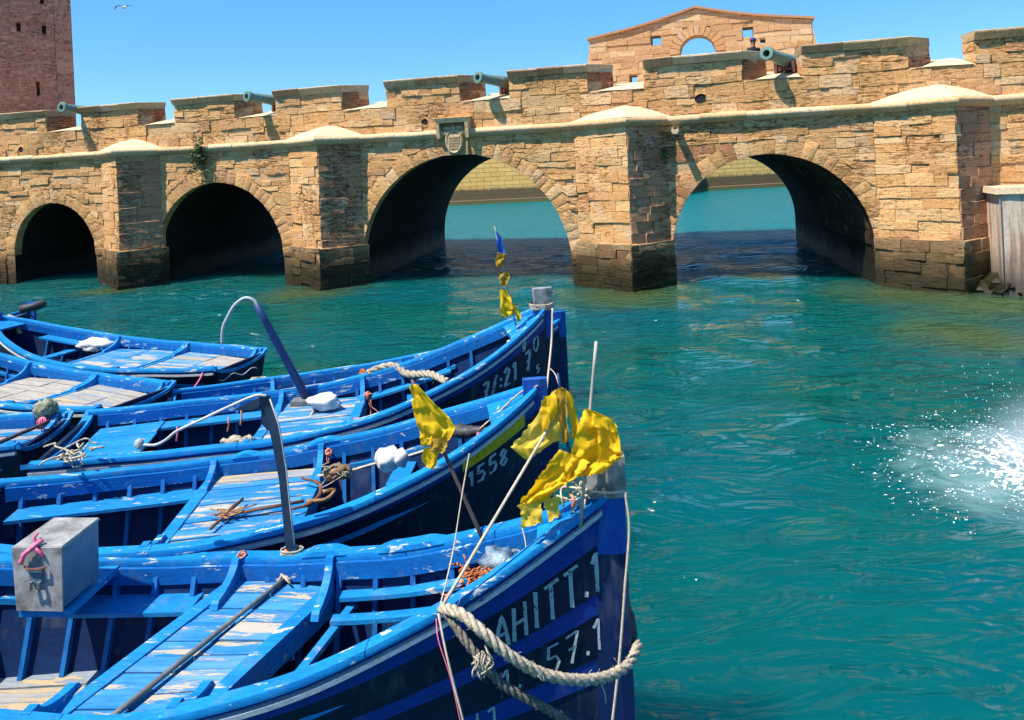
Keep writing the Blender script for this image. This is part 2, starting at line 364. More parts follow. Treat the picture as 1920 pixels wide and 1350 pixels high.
def tag(o, label=None, cat=None, group=None, kind=None):
    if label: o['label'] = label
    if cat: o['category'] = cat
    if group: o['group'] = group
    if kind: o['kind'] = kind
    return o
def empty(name, loc=(0, 0, 0), rz=0.0):
    e = bpy.data.objects.new(name, None); COL.objects.link(e); e.location = loc; e.rotation_euler = (0, 0, rz); e.empty_display_size = 0.2
    return e
def smooth_path(pts, n=8):
    pts = [Vector(p) for p in pts]
    if len(pts) < 3: return [pts[0].lerp(pts[-1], i / n) for i in range(n + 1)]
    P = [pts[0] * 2 - pts[1]] + pts + [pts[-1] * 2 - pts[-2]]; out = []
    for i in range(1, len(P) - 2):
        for k in range(n):
            t_ = k / n; a, b, c, d = P[i - 1:i + 3]
            out.append(0.5 * ((2 * b) + (c - a) * t_ + (2 * a - 5 * b + 4 * c - d) * t_ ** 2 + (3 * b - a - 3 * c + d) * t_ ** 3))
    out.append(pts[-1]); return out

# ------------------------------------------------------------------ water
TH = R(16.6); W0 = Vector((3.656, 21.96, 0))
def bw(a, b, z=0.0):       # bridge-local to world
    return Vector((W0.x + a * math.cos(TH) + b * math.sin(TH), W0.y - a * math.sin(TH) + b * math.cos(TH), z))
TIPS = [-26.95, -18.6, -10.25, 0.0, 8.47]
LEDGES = [(*bw(a_, b_)[:2], r_) for a_, b_, r_ in ((-18.8, -1.6, 1.8), (-10.6, -1.5, 2.4), (-0.1, -1.6, 2.8), (7.0, -1.0, 2.6), (8.8, -2.4, 3.0), (7.4, -5.5, 2.2))]
M['water'] = water()
def build_water():
    x0, x1, y0, y1, st = -24.0, 26.0, 0.0, 34.0, 0.2
    nx, ny = int((x1 - x0) / st), int((y1 - y0) / st)
    X, Y = np.meshgrid(np.linspace(x0, x1, nx + 1), np.linspace(y0, y1, ny + 1), indexing='ij')
    rng = np.random.default_rng(3); Z = np.zeros_like(X)
    for k in range(26):
        lam = rng.uniform(0.9, 4.5); a = rng.normal(R(100), 0.7); kx, ky = math.cos(a) * 2 * math.pi / lam, math.sin(a) * 2 * math.pi / lam
        Z += 0.0040 * lam ** 0.8 * np.sin(kx * X + ky * Y + rng.uniform(0, 6.28) + 0.8 * np.sin(0.3 * X + k))
    edge = np.minimum.reduce([X - x0, x1 - X, Y - y0, y1 - Y]); Z *= np.clip(edge / 3.0, 0, 1)
    # ring waves around the splash
    rr = np.hypot(X - 6.1, Y - 8.3); Z += 0.035 * np.exp(-((rr - 1.2) / 1.3) ** 2) * np.cos(rr * 4.2)
    m = MB(); P = np.stack([X, Y, Z], -1)
    v = P.reshape(-1, 3); idx = np.arange((nx + 1) * (ny + 1)).reshape(nx + 1, ny + 1)
    f = np.stack([idx[:-1, :-1], idx[1:, :-1], idx[1:, 1:], idx[:-1, 1:]], -1).reshape(-1, 4)
    m.v = [tuple(p) for p in v.tolist()]; m.f = [tuple(q) for q in f.tolist()]; m.mi = [0] * len(m.f)
    B = 900.0
    for q in (((-B, -B), (B, -B), (B, y0), (-B, y0)), ((-B, y1), (B, y1), (B, B), (-B, B)), ((-B, y0), (x0, y0), (x0, y1), (-B, y1)), ((x1, y0), (B, y0), (B, y1), (x1, y1))):
        m.add([(x, y, 0) for x, y in q], [(0, 1, 2, 3)])
    tag(m.build('water', M['water'], smooth=True), 'teal harbour water with small ripples', 'water', kind='structure')
build_water()

# ------------------------------------------------------------------ masonry
SAND = [(0.65, 0.375, 0.165), (0.62, 0.350, 0.145), (0.67, 0.405, 0.19), (0.59, 0.325, 0.135), (0.64, 0.365, 0.155), (0.69, 0.445, 0.235), (0.61, 0.340, 0.155), (0.57, 0.315, 0.15)]
def tint_of(pal, rng, var=0.07):
    c = rng.choice(pal); k = rng.uniform(1 - var, 1 + var)
    return (c[0] * k, c[1] * k, c[2] * k)
def stone_geo(pos, s0, s1, zb, zt, rng, proud=(0.0, 0.05), rough=0.012, dens=0.24):
    rough *= .6
    """one block: pos(s, z, out) -> point; zb/zt: functions of s for bottom and top edge. Returns verts, faces."""
    nx = max(2, min(6, int(math.ceil((s1 - s0) / dens)))); nz = 2
    ex, ez = min(.013, (s1 - s0) * .16), .012
    out = rng.uniform(*proud) if rng.random() > .10 else proud[0] - rng.uniform(0, .025); tl, tv = rng.uniform(-.006, .006), rng.uniform(-.006, .006)
    V, Fc = [], []
    ss = [s0] + [s0 + ex + (s1 - s0 - 2 * ex) * i / (nx - 1) for i in range(nx)] + [s1]
    R_ = []; wph = 0.0
    for i, s in enumerate(ss):
        b, t_ = zb(s), zt(s); zz = [b] + [b + ez + (t_ - b - 2 * ez) * j / nz for j in range(nz + 1)] + [t_]
        if t_ - b < 2.4 * ez: zz = [b, b + (t_ - b) * .3, b + (t_ - b) * .5, b + (t_ - b) * .7, t_]
        row = []
        for j, z in enumerate(zz):
            bs, bz = i in (0, len(ss) - 1), j in (0, len(zz) - 1)
            if bs and bz: d = -0.006; s_ = s + (ex * .4 if i == 0 else -ex * .4); z_ = z + (.008 if j == 0 else -.008)
            elif bs or bz: d = out * .86 - 0.002 + rng.uniform(-rough, rough) * .6; s_, z_ = s, z
            else:
                d = out + rng.uniform(-rough, rough) + tl * (i - nx / 2) + tv * (j - 1.5); s_ = s + rng.uniform(-.012, .012); z_ = z + rng.uniform(-.01, .01)
            row.append(len(V)); V.append(pos(s_ + .012 * math.sin(z_ * 9 + s_ * 2), z_ + WARP[0] * (math.sin(s_ * 1.7 + z_ * 2.1) + .6 * math.sin(s_ * 4.1 - z_ * 5)), d))
        R_.append(row)
    for i in range(len(R_) - 1):
        for j in range(len(R_[0]) - 1): Fc.append((R_[i][j], R_[i + 1][j], R_[i + 1][j + 1], R_[i][j + 1]))
    # skirt going into the wall
    ring = R_[0] + [r[-1] for r in R_[1:-1]] + R_[-1][::-1] + [r[0] for r in R_[-2:0:-1]]
    base = []
    for q in ring:
        base.append(len(V)); p = Vector(V[q]); V.append(tuple(p + SK[0] * .07))
    for k in range(len(ring)):
        k2 = (k + 1) % len(ring); Fc.append((ring[k], ring[k2], base[k2], base[k]))
    return V, Fc
SK = [Vector((0, 1, 0))]; WARP = [0.018]
def masonry(pos, inward, s0, s1, z0, z1, rng, hrange=(0.15, 0.34), wrange=(0.25, 1.05), bottom=None, top=None, holes=None, pal=SAND, proud=(0.0, 0.05), rough=0.012, gap=0.007, palfn=None, dens=0.24):
    """coursed blocks over a face; returns list of (verts, faces, tint, area, centre)"""
    SK[0] = Vector(inward); res = []; z = z0
    while z < z1 - 0.05:
        h = rng.uniform(*hrange)
        if z1 - (z + h) < hrange[0] * .6: h = z1 - z
        ivs = [(s0, s1)]
        for hl in (holes or []):
            nv = []
            for a, b in ivs:
                q = hl(z, z + h)
                if q is None or q[1] <= a or q[0] >= b: nv.append((a, b)); continue
                if q[0] - a > .06: nv.append((a, q[0]))
                if b - q[1] > .06: nv.append((q[1], b))
            ivs = nv
        for a, b in ivs:
            s = a - (rng.uniform(0, .3) if a == s0 and s1 - s0 > 4 else 0)
            while s < b - 0.04:
                w = rng.uniform(*wrange) * (0.8 + h)
                if rng.random() < .12: w *= .5
                if b - (s + w) < wrange[0] * .5: w = b - s
                e0, e1 = max(s, a) + gap * .5, min(s + w, b) - gap * .5
                zlo, zhi = z + gap * .5, z + h - gap * .5
                s += w
                parts = [(e0, e1)]
                if bottom or top:
                    # trim columns where nothing is left
                    bt = bottom or (lambda q: -9e9); tp = top or (lambda q: 9e9)
                    N_ = 14; ok = [(min(zhi, tp(e0 + (e1 - e0) * i / N_)) - max(zlo, bt(e0 + (e1 - e0) * i / N_))) > .035 for i in range(N_ + 1)]
                    parts = []; i = 0
                    while i <= N_:
                        if ok[i]:
                            j = i
                            while j < N_ and ok[j + 1]: j += 1
                            if (j - i) * (e1 - e0) / N_ > .05: parts.append((e0 + (e1 - e0) * i / N_, e0 + (e1 - e0) * j / N_))
                            i = j + 1
                        else: i += 1
                for q0, q1 in parts:
                    fb = (lambda q, zl=zlo: max(zl, bottom(q))) if bottom else (lambda q, zl=zlo: zl)
                    ft = (lambda q, zh=zhi: min(zh, top(q))) if top else (lambda q, zh=zhi: zh)
                    V, Fc = stone_geo(pos, q0, q1, fb, ft, rng, proud, rough, dens)
                    cm = (q0 + q1) / 2, (zlo + zhi) / 2
                    pl = palfn(*cm) if palfn else pal
                    res.append((V, Fc, tint_of(pl, rng), (q1 - q0) * (zhi - zlo), cm))
        z += h
    return res
def add_stones(stones, parent, mat, single, name='stone', mass='masonry'):
    """the largest become objects of their own, the rest one mass"""
    stones.sort(key=lambda s: -s[5])
    for st in stones[:single]:
        m = MB(); m.add(st[0], st[1], 0, st[2]); m.build(name, mat, parent, smooth=True, autos=16)
    if stones[single:]:
        m = MB()
        for st in stones[single:]: m.add(st[0], st[1], 0, st[2])
        tag(m.build(mass, mat, parent, smooth=True, autos=16), kind='stuff')

# ------------------------------------------------------------------ the fortified bridge (local x along the wall, y away from the camera)
ARCH = [(-31.0, 2.3, 1.0, 3.3), (-22.87, 2.08, 1.10, 3.18), (-15.15, 2.75, 0.95, 3.70), (-5.66, 3.66, 0.62, 4.28), (3.87, 2.76, 1.06, 3.82)]   # centre, half span, spring, crown
SKEW, DEPTH = -0.115, 10.5
def intr(x, grow=0.0):
    best = -9.0
    for c, hw, sp, cr in ARCH:
        d = abs(x - c) / (hw + grow)
        if d < 1: best = max(best, sp + (cr - sp + grow) * math.sqrt(1 - d * d))
    return best
bridge = empty('stone_bridge', W0, -TH)
tag(bridge, 'long sandstone bridge of arches with cutwater piers and cannon battlements', 'bridge')
XA, XB, ZB, ZW = -36.0, 13.5, -1.0, 5.7
def pw(z):                       # cutwater projection by height
    return 0.98 + 0.05 * max(0, (4.9 - z) / 4.9)
def core():
    m = MB()
    xs = set(np.linspace(XA, XB, 100).tolist())
    for c, hw, sp, cr in ARCH:
        for k in range(33): xs.add(c - hw * math.cos(math.pi * k / 32))
    xs = sorted(xs)
    for yy, sh in ((0.014, 0.0), (DEPTH, SKEW * DEPTH)):
        for a, b in zip(xs[:-1], xs[1:]):
            if b - a < 1e-6: continue
            e = 1e-5
            za, zb_ = intr(a + e), intr(b - e)
            za = ZB if za < -8 else za; zb_ = ZB if zb_ < -8 else zb_
            m.add([(a + sh, yy, za), (b + sh, yy, zb_), (b + sh, yy, 6.0), (a + sh, yy, 6.0)], [(0, 1, 2, 3)])
    # vaults
    for c, hw, sp, cr in ARCH:
        prof = [(c - hw, ZB)] + [(c - hw * math.cos(math.pi * k / 32), sp + (cr - sp) * math.sin(math.pi * k / 32)) for k in range(33)] + [(c + hw, ZB)]
        nb = 12
        P = [[(x + SKEW * DEPTH * j / nb, 0.035 + (DEPTH - 0.035) * j / nb, z) for j in range(nb + 1)] for x, z in prof]
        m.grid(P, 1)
    # walkway and parapet tops
    m.add([(XA, 1.25, ZW), (XB, 1.25, ZW), (XB + SKEW * DEPTH, DEPTH - .6, ZW), (XA + SKEW * DEPTH, DEPTH - .6, ZW)], [(0, 1, 2, 3)])
    m.add([(XA, 0.035, 6.0), (XB, 0.035, 6.0), (XB, 1.25, 6.0), (XA, 1.25, 6.0)], [(0, 1, 2, 3)])
    m.add([(XA, 1.25, ZW), (XB, 1.25, ZW), (XB, 1.25, 6.0), (XA, 1.25, 6.0)], [(0, 1, 2, 3)])
    m.hexa([(XA - 1, DEPTH - .6, ZW - .1), (XB - 1.2, DEPTH - .6, ZW - .1), (XB - 1.2, DEPTH, ZW - .1), (XA - 1, DEPTH, ZW - .1), (XA - 1, DEPTH - .6, 6.3), (XB - 1.2, DEPTH - .6, 6.3), (XB - 1.2, DEPTH, 6.3), (XA - 1, DEPTH, 6.3)])
    for x in (XA, XB): m.add([(x, 0.035, ZB), (x + SKEW * DEPTH, DEPTH, ZB), (x + SKEW * DEPTH, DEPTH, 6.0), (x, 0.035, 6.0)], [(0, 1, 2, 3)])
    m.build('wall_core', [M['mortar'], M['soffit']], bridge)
core()
rng = random.Random(11)
ST = []                       # bridge stones: verts, faces, tint, area, centre, screen weight
def collect(res, depthy=0.0, xf=None):
    for V, Fc, tn, ar, cm in res:
        x = sum(p[0] for p in V) / len(V); w = bw(x, depthy)
        vis = -25.2 < x < 10.6
        ST.append((V, Fc, tn, ar, cm, ar / (w.x ** 2 + w.y ** 2) * (1 if vis else .01)))
CW = [(t_ - 1.75, t_ + 1.05) for t_ in TIPS]
def flat(s, z, d): return (s, -d, z)
def cwhole(z0, z1, k):
    return CW[k]
VO = 0.46                      # voussoir depth
bot = lambda s: intr(s, VO - .04)
def wall_pal(s, z):
    if 1.1 < s < 2.6 and 3.2 < z < 4.7: return SAND + [(0.40, 0.20, 0.10)] * 4
    if -3.3 < s < 0.3: return SAND + [(0.63, 0.41, 0.20)] * 3
    if s > 5: return SAND + [(0.64, 0.42, 0.23)] * 3
    if s < -20: return SAND + [(0.46, 0.28, 0.13)] * 4
    return SAND
collect(masonry(flat, (0, 1, 0), XA, 13.4, -0.5, 4.84, rng, bottom=bot, holes=[(lambda a, b, k=k: CW[k]) for k in range(5)], palfn=wall_pal, proud=(.0, .042)))
DRAIN = [(2.1, 5.55, .17), (-24.33, 5.37, .14), (-6.76, 5.41, .12)]
collect(masonry(flat, (0, 1, 0), XA, 13.4, 5.1, 5.97, rng, hrange=(.2, .31), holes=[(lambda a, b, q=q: (q[0] - q[2], q[0] + q[2]) if a < q[1] + q[2] and b > q[1] - q[2] else None) for q in DRAIN], palfn=wall_pal, proud=(.0, .045)))
# cutwaters
DARK = [(0.30, 0.19, 0.10), (0.34, 0.22, 0.12), (0.26, 0.16, 0.085), (0.38, 0.26, 0.14)]
for k, tp in enumerate(TIPS):
    m = MB(); sh = .012
    rings = []
    for z in (-1.0, 1.36, 1.37, 4.9):
        p = (pw(z) if z > 1.365 else pw(z) + .15); g = 0.0 if z > 1.365 else .12
        rings.append([(tp - 1.75 - g + sh, 0.1, z), (tp, -p + sh, z), (tp + 1.05 + g - sh, 0.1, z)])
    m.sweep(rings)
    m.build('cutwater_core', M['mortar'], bridge)
    for lo, hi, g, ad in ((1.37, 4.86, 0.0, 0.0), (-.5, 1.37, .12, .15)):
        for side in (0, 1):
            xl = tp - 1.75 - g if side == 0 else tp + 1.05 + g
            L = math.hypot(tp - xl, pw(2) + ad)
            def pos(s, z, d, xl=xl, side=side, L=L, ad=ad):
                p = pw(z) + ad; f = s / L
                ex, ey = (tp - xl), -p
                nrm = Vector((-(-ey) if side == 0 else -ey, -abs(ex))).normalized()
                nrm = Vector((-p, -abs(ex))).normalized() if side == 0 else Vector((p, -abs(ex))).normalized()
                return (xl + ex * f + nrm.x * d, ey * f + nrm.y * d, z)
            inw = (.5, .86, 0) if side == 0 else (-.68, .73, 0)
            pal = SAND + [(0.63, 0.40, 0.19)] * 3 if side == 0 else [(0.50, 0.27, 0.15), (0.46, 0.25, 0.14), (0.42, 0.22, 0.12), (0.54, 0.31, 0.18), (0.38, 0.20, 0.12)]  # shade of the right faces put into a darker, redder palette
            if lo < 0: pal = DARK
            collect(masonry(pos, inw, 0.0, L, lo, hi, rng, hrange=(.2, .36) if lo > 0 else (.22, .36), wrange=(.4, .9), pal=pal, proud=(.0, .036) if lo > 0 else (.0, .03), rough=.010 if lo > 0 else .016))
# voussoirs: each a wedge of its own
for ai, (c, hw, sp, cr) in enumerate(ARCH):
    if ai == 0: continue
    ry = cr - sp; n = max(15, int(math.pi * (hw + ry) / 2 / 0.31)); a = 0.0
    cuts = [0.0]
    while cuts[-1] < math.pi:
        cuts.append(cuts[-1] + math.pi / n * rng.uniform(.7, 1.3))
    cuts[-1] = math.pi
    for t0, t1 in zip(cuts[:-1], cuts[1:]):
        if t1 - t0 < .02: continue
        vo = VO + rng.uniform(-.09, .14); pr = rng.uniform(.012, .035)
        V = []
        g = .004 / hw
        for dd, back in ((pr, 0), (-.25, 1)):
            for (tt, gr, sft) in ((t0 + g, 0.0, 1), (t1 - g, 0.0, -1), (t1 - g, vo, -1), (t0 + g, vo, 1)):
                x = c - (hw + gr) * math.cos(tt); z = sp + (ry + gr) * math.sin(tt)
                V.append(Vector((x, -dd + rng.uniform(-.012, .012), z)))
        # front grid 3x4 with worn rim
        f = V[:4]; gridp = []
        for i in range(4):
            u = (0, .15, .85, 1)[i]; row = []
            for j in range(5):
                w = (0, .1, .5, .9, 1)[j]
                p = f[0].lerp(f[1], u).lerp(f[3].lerp(f[2], u), w).copy()
                rim = i in (0, 3) or j in (0, 4)
                p.y += (.012 if rim else 0) + rng.uniform(-.008, .008)
                row.append(p)
            gridp.append(row)
        m = MB(); tn = tint_of(SAND + ([(0.42, 0.20, 0.10)] * 2 if ai == 4 and t0 < 1.2 else []), rng)
        m.grid(gridp, 0, tn)
        ring = [gridp[0][j] for j in range(5)] + [gridp[i][4] for i in (1, 2)] + [gridp[3][j] for j in (4, 3, 2, 1, 0)] + [gridp[i][0] for i in (2, 1)]
        m.sweep([ring, [Vector((p.x, .3, p.z)) for p in ring]], cap=False, tint=tn)
        m.build('voussoir', M['stone'], bridge, smooth=True, autos=50)
# first courses of the vault lining of the right-hand arch
c, hw, sp, cr = ARCH[4]
for r_ in range(9):
    t1 = math.pi - 0.02 - r_ * .155; t0 = t1 - .15
    y = .32
    while y < 5.0:
        L = rng.uniform(.4, .75); m = MB(); P = []
        for yy in (y + .012, y + L - .012):
            for rr in (-.035 - rng.uniform(0, .02), .12):
                for tt in (t0 + .004, t1 - .004):
                    P.append((c - (hw + rr) * math.cos(tt) + SKEW * yy, yy, sp + (cr - sp + rr) * math.sin(tt)))
        m.hexa([P[0], P[1], P[3], P[2], P[4], P[5], P[7], P[6]], 0, tint_of([(.075, .052, .034), (.06, .042, .028), (.09, .065, .042)], rng)); m.build('vault_block', M['stone'], bridge); y += L  # vault shade put into the near-black block tints
# cornice blocks
prof = [(-.05, 4.80), (.06, 4.82), (.14, 4.87), (.20, 4.93), (.215, 4.99), (.18, 5.05), (.10, 5.09), (-.05, 5.11)]
path = [(XA, 0.0)]
for tp in TIPS: path += [(tp - 1.75, 0.0), (tp, -pw(4.9)), (tp + 1.05, 0.0)]
path += [(13.4, 0.0)]
for i in range(len(path) - 1):
    A_, B_ = Vector(path[i]), Vector(path[i + 1]); d = (B_ - A_); L = d.length; d.normalize(); nn = Vector((d.y, -d.x))
    def bis(j):
        if j in (0, len(path) - 1): return nn
        d0 = (Vector(path[j]) - Vector(path[j - 1])).normalized(); d1 = (Vector(path[j + 1]) - Vector(path[j])).normalized()
        n0, n1 = Vector((d0.y, -d0.x)), Vector((d1.y, -d1.x)); b = (n0 + n1).normalized(); return b / max(.4, b.dot(n0))
    k = max(1, round(L / 1.15)); cuts = [0] + sorted([j / k + rng.uniform(-.12, .12) / k for j in range(1, k)]) + [1]
    for a, b in zip(cuts[:-1], cuts[1:]):
        m = MB(); jo, jz = rng.uniform(-.012, .012), rng.uniform(-.012, .012); rings = []
        for q in (0, .5, 1):
            u = a + (b - a) * q; P0 = A_.lerp(B_, u); nv = nn
            if u <= 1e-6: nv = bis(i)
            if u >= 1 - 1e-6: nv = bis(i + 1)
            P0 = P0 + d * (.004 if q == 0 and a > 0 else -.004 if q == 1 and b < 1 else 0)
            rings.append([(P0.x + nv.x * (o_ + jo + rng.uniform(-.012, .012)), P0.y + nv.y * (o_ + jo), z + jz + rng.uniform(-.01, .01)) for o_, z in prof])
        m.sweep(rings, tint=tint_of([(0.60, 0.44, 0.27), (0.55, 0.38, 0.21), (0.62, 0.48, 0.31)], rng)); m.build('cornice_block', M['cornice'], bridge, smooth=True, autos=60)
# cutwater caps
for tp in TIPS:
    m = MB(); ap = Vector((tp - .12, -.02, 5.50)); e = .17
    Lc, Tc, Rc = Vector((tp - 1.75 - e, .0, 5.085)), Vector((tp, -pw(5) - e, 5.085)), Vector((tp + 1.05 + e, .0, 5.085))
    for P, Q in ((Lc, Tc), (Tc, Rc)):
        m.grid([[P.lerp(Q, i / 8).lerp(ap, j / 6) + Vector((0, 0, .05 * math.sin(math.pi * j / 6) + rng.uniform(-.012, .012) * (0 < j < 6))) for j in range(7)] for i in range(9)])
    m.build('cutwater_cap', M['plaster'], bridge, smooth=True)
# merlons, copings, embrasure sills
MER = [(-30.0, -22.95), (-21.19, -18.47), (-16.8, -14.14), (-12.46, -9.8), (-8.13, -5.49), (-3.79, -1.25), (.5, 3.32), (4.96, 7.65), (9.26, 13.4)]
RED = [(0.46, 0.20, 0.095), (0.50, 0.235, 0.12), (0.42, 0.17, 0.085)]
MT = .62
for i, (a, b) in enumerate(MER):
    r = .70 if i < 8 else 0.0; l = .10
    m = MB(); s = .012
    m.hexa([(a + s, .014, 5.9), (b - s, .014, 5.9), (b + r - s, MT, 5.9), (a - l + s, MT, 5.9), (a + s, .014, 6.62), (b - s, .014, 6.62), (b + r - s, MT, 6.62), (a - l + s, MT, 6.62)])
    m.build('merlon_core', M['mortar'], bridge)
    collect(masonry(flat, (0, 1, 0), a, b, 5.985, 6.61, rng, hrange=(.18, .3), wrange=(.3, .85), pal=SAND, proud=(.0, .045), rough=.02))
    for x_a, y_a, x_b, y_b in ((b, 0, b + r, MT),):
        L = math.hypot(x_b - x_a, y_b - y_a); dx, dy = (x_b - x_a) / L, (y_b - y_a) / L
        collect(masonry(lambda s_, z, d, x_a=x_a, y_a=y_a, dx=dx, dy=dy: (x_a + dx * s_ + dy * d, y_a + dy * s_ - dx * d, z), (-dy, dx, 0), .02, L, 6.02, 6.61, rng, hrange=(.26, .34), wrange=(.35, .6), pal=RED, proud=(-.01, .012), rough=.006))
    collect(masonry(lambda s_, z, d, a=a: (a - l * s_ / MT - d, s_, z), (1, 0, 0), .02, MT, 6.02, 6.61, rng, hrange=(.26, .34), pal=SAND + [(0.6, 0.48, 0.32)] * 3, proud=(-.01, .012), rough=.006))
    # coping slabs
    x = a - .02
    end = b + .01
    while x < end - .05:
        w = rng.uniform(.8, 1.3)
        if end - x - w < .5: w = end - x
        x1 = x + w; xr0 = x - (l if x < a else 0); xr1 = x1 + (r if x1 >= end - 1e-6 else 0); j = rng.uniform(-.012, .012)
        m = MB(); P = []
        for z0_, f_, bk in ((6.615, -.035, MT + .01), (6.80, -.17, MT + .05), (6.835, -.175, MT + .05), (6.855, -.15, MT + .03)):
            P.append([(x + .004, f_ + j, z0_ + j * .4), (x1 - .004, f_ + j + rng.uniform(-.01, .01), z0_ + j * .4), (xr1 - .004, bk - .02, z0_), (xr0 + .004, bk - .02, z0_)])
        m.sweep(P, tint=tint_of([(0.50, 0.36, 0.20), (0.42, 0.27, 0.16), (0.55, 0.42, 0.27)], rng)); m.build('coping_slab', M['cornice'], bridge)
        x = x1
    if i < 8:
        a2 = MER[i + 1][0]; m = MB(); n = 6
        P = [[(b + .02 + (a2 - b - .04) * u / n + (r * min(1, v / 2) * (1 - u / n)) - .1 * min(1, v / 2) * (u / n), (-.05, .0, MT, 1.24)[v], (5.985, 6.01, 6.16, 6.30)[v] + rng.uniform(-.012, .012)) for v in range(4)] for u in range(n + 1)]
        m.grid(P); m.build('embrasure_sill', M['plaster'], bridge, smooth=True)
add_stones(ST, bridge, M['stone'], 298)
# drain holes, spout and eroded hollows
for x, z, r in DRAIN:
    m = MB(); n = 9
    o1 = [(x + r * math.cos(2 * math.pi * k / n) * rng.uniform(.85, 1.15), -.02, z + r * .9 * math.sin(2 * math.pi * k / n) * rng.uniform(.8, 1.1)) for k in range(n)]
    o2 = [(x + 1.8 * r * math.cos(2 * math.pi * k / n), -.0, z + 1.7 * r * math.sin(2 * math.pi * k / n)) for k in range(n)]
    o3 = [(p[0], .009, p[2]) for p in o1]
    m.sweep([o2, o1], cap=False, tint=SAND[1]); m.sweep([o1, o3], cap=False, mi=1, tint=SAND[1]); m.add(o3, [tuple(range(n))], 1, SAND[1])  # shade in the hole painted as a black disc in a shallow recess
    m.build('drain_hole', [M['stone'], M['bore']], bridge)
m = MB(); m.sweep([[(1.36 + dx, y, 4.62 + dz + y * .05) for dx, dz in ((-.11, .02), (-.08, .16), (-.05, .06), (.05, .06), (.08, .16), (.11, .02), (.06, -.05), (-.06, -.05))] for y in (.1, -.25, -.62)])
m.build('water_spout', M['plaster'], bridge)
# carved plaque over the widest arch
px_ = -5.69
m = MB(); m.hexa([(px_ - .50, -.02, 4.98), (px_ + .50, -.02, 4.98), (px_ + .50, .02, 4.98), (px_ - .50, .02, 4.98), (px_ - .50, -.02, 4.4), (px_ + .50, -.02, 4.4), (px_ + .50, .02, 4.4), (px_ - .50, .02, 4.4)], tint=SAND[0])
pq = empty('carved_plaque'); pq.parent = bridge
m = MB(); m.hexa([(px_ - .44, -.12, 4.25), (px_ + .44, -.12, 4.25), (px_ + .44, .05, 4.25), (px_ - .44, .05, 4.25), (px_ - .44, -.12, 5.30), (px_ + .44, -.12, 5.30), (px_ + .44, .05, 5.30), (px_ - .44, .05, 5.30)], tint=(0.38, .26, .14)); m.build('back_slab', M['cornice'], pq)
m = MB()
for q in ([(px_ - .56, 5.28), (px_ + .56, 5.28)],):
    m.hexa([(px_ - .54, -.36, 5.30), (px_ + .54, -.36, 5.30), (px_ + .54, .02, 5.30), (px_ - .54, .02, 5.30), (px_ - .58, -.42, 5.46), (px_ + .58, -.42, 5.46), (px_ + .58, .02, 5.50), (px_ - .58, .02, 5.50)], tint=(.58, .44, .26))
m.build('hood', M['cornice'], pq)
for sx in (-1, 1):
    m = MB(); x = px_ + sx * .50
    m.hexa([(x - .055, -.30, 4.80), (x + .055, -.30, 4.80), (x + .055, .02, 4.80), (x - .055, .02, 4.80), (x - .055, -.36, 5.296), (x + .055, -.36, 5.296), (x + .055, .02, 5.296), (x - .055, .02, 5.296)], tint=(.52, .38, .22)); m.build('side_scroll', M['cornice'], pq)
m = MB(); o_ = []
for k in range(28):
    t_ = 2 * math.pi * k / 28; cx_, sz_ = math.cos(t_), math.sin(t_)
    o_.append((px_ + .30 * math.copysign(abs(cx_) ** .7, cx_) * (1 if sz_ > -.2 else 1 + .45 * (sz_ + .2)), 4.68 + .40 * math.copysign(abs(sz_) ** .8, sz_)))
m.sweep([[(x, .0, z) for x, z in o_], [(x, -.20, z) for x, z in o_], [(px_ + (x - px_) * .86, -.235, 4.68 + (z - 4.68) * .88) for x, z in o_], [(px_ + (x - px_) * .78, -.205, 4.68 + (z - 4.68) * .80) for x, z in o_]], tint=(.56, .42, .25)); m.build('shield', M['cornice'], pq, smooth=True, autos=40)
m = MB()
for r_ in range(5):           # worn inscription lines
    x = px_ - .19
    while x < px_ + .17:
        w = rng.uniform(.03, .07); m.box((x + w / 2, -.215, 4.48 + r_ * .088), (w, .03, rng.uniform(.035, .055)), tint=(.52, .38, .22)); x += w + .015
tag(m.build('worn_inscription', M['cornice'], pq), kind='stuff')
for sx in (-1, 1):
    m = MB()
    m.blob((px_ + sx * .20, -.19, 5.13), (.17, .05, .055), 2, .2); m.blob((px_ + sx * .28, -.19, 4.98), (.06, .05, .10), 2, .2)
    m.tint = [(.56, .42, .25)] * len(m.v); m.build('carved_leaf', M['cornice'], pq, smooth=True)
m = MB(); m.blob((px_, -.2, 5.13), (.06, .05, .10), 2, .1); m.tint = [(.56, .42, .25)] * len(m.v); m.build('carved_finial', M['cornice'], pq, smooth=True)
# rocky foot and culvert beside the last pier
m = MB()
for k in range(9):
    m.blob((9.15 + rng.uniform(-.3, .5), -.5 + rng.uniform(-.5, .2), -.05 + rng.uniform(-.05, .35)), (.35, .3, .28), 2, .35)
m.tint = [(.10, .08, .05)] * len(m.v); tag(m.build('weedy_boulders', M['stone'], bridge), kind='stuff')

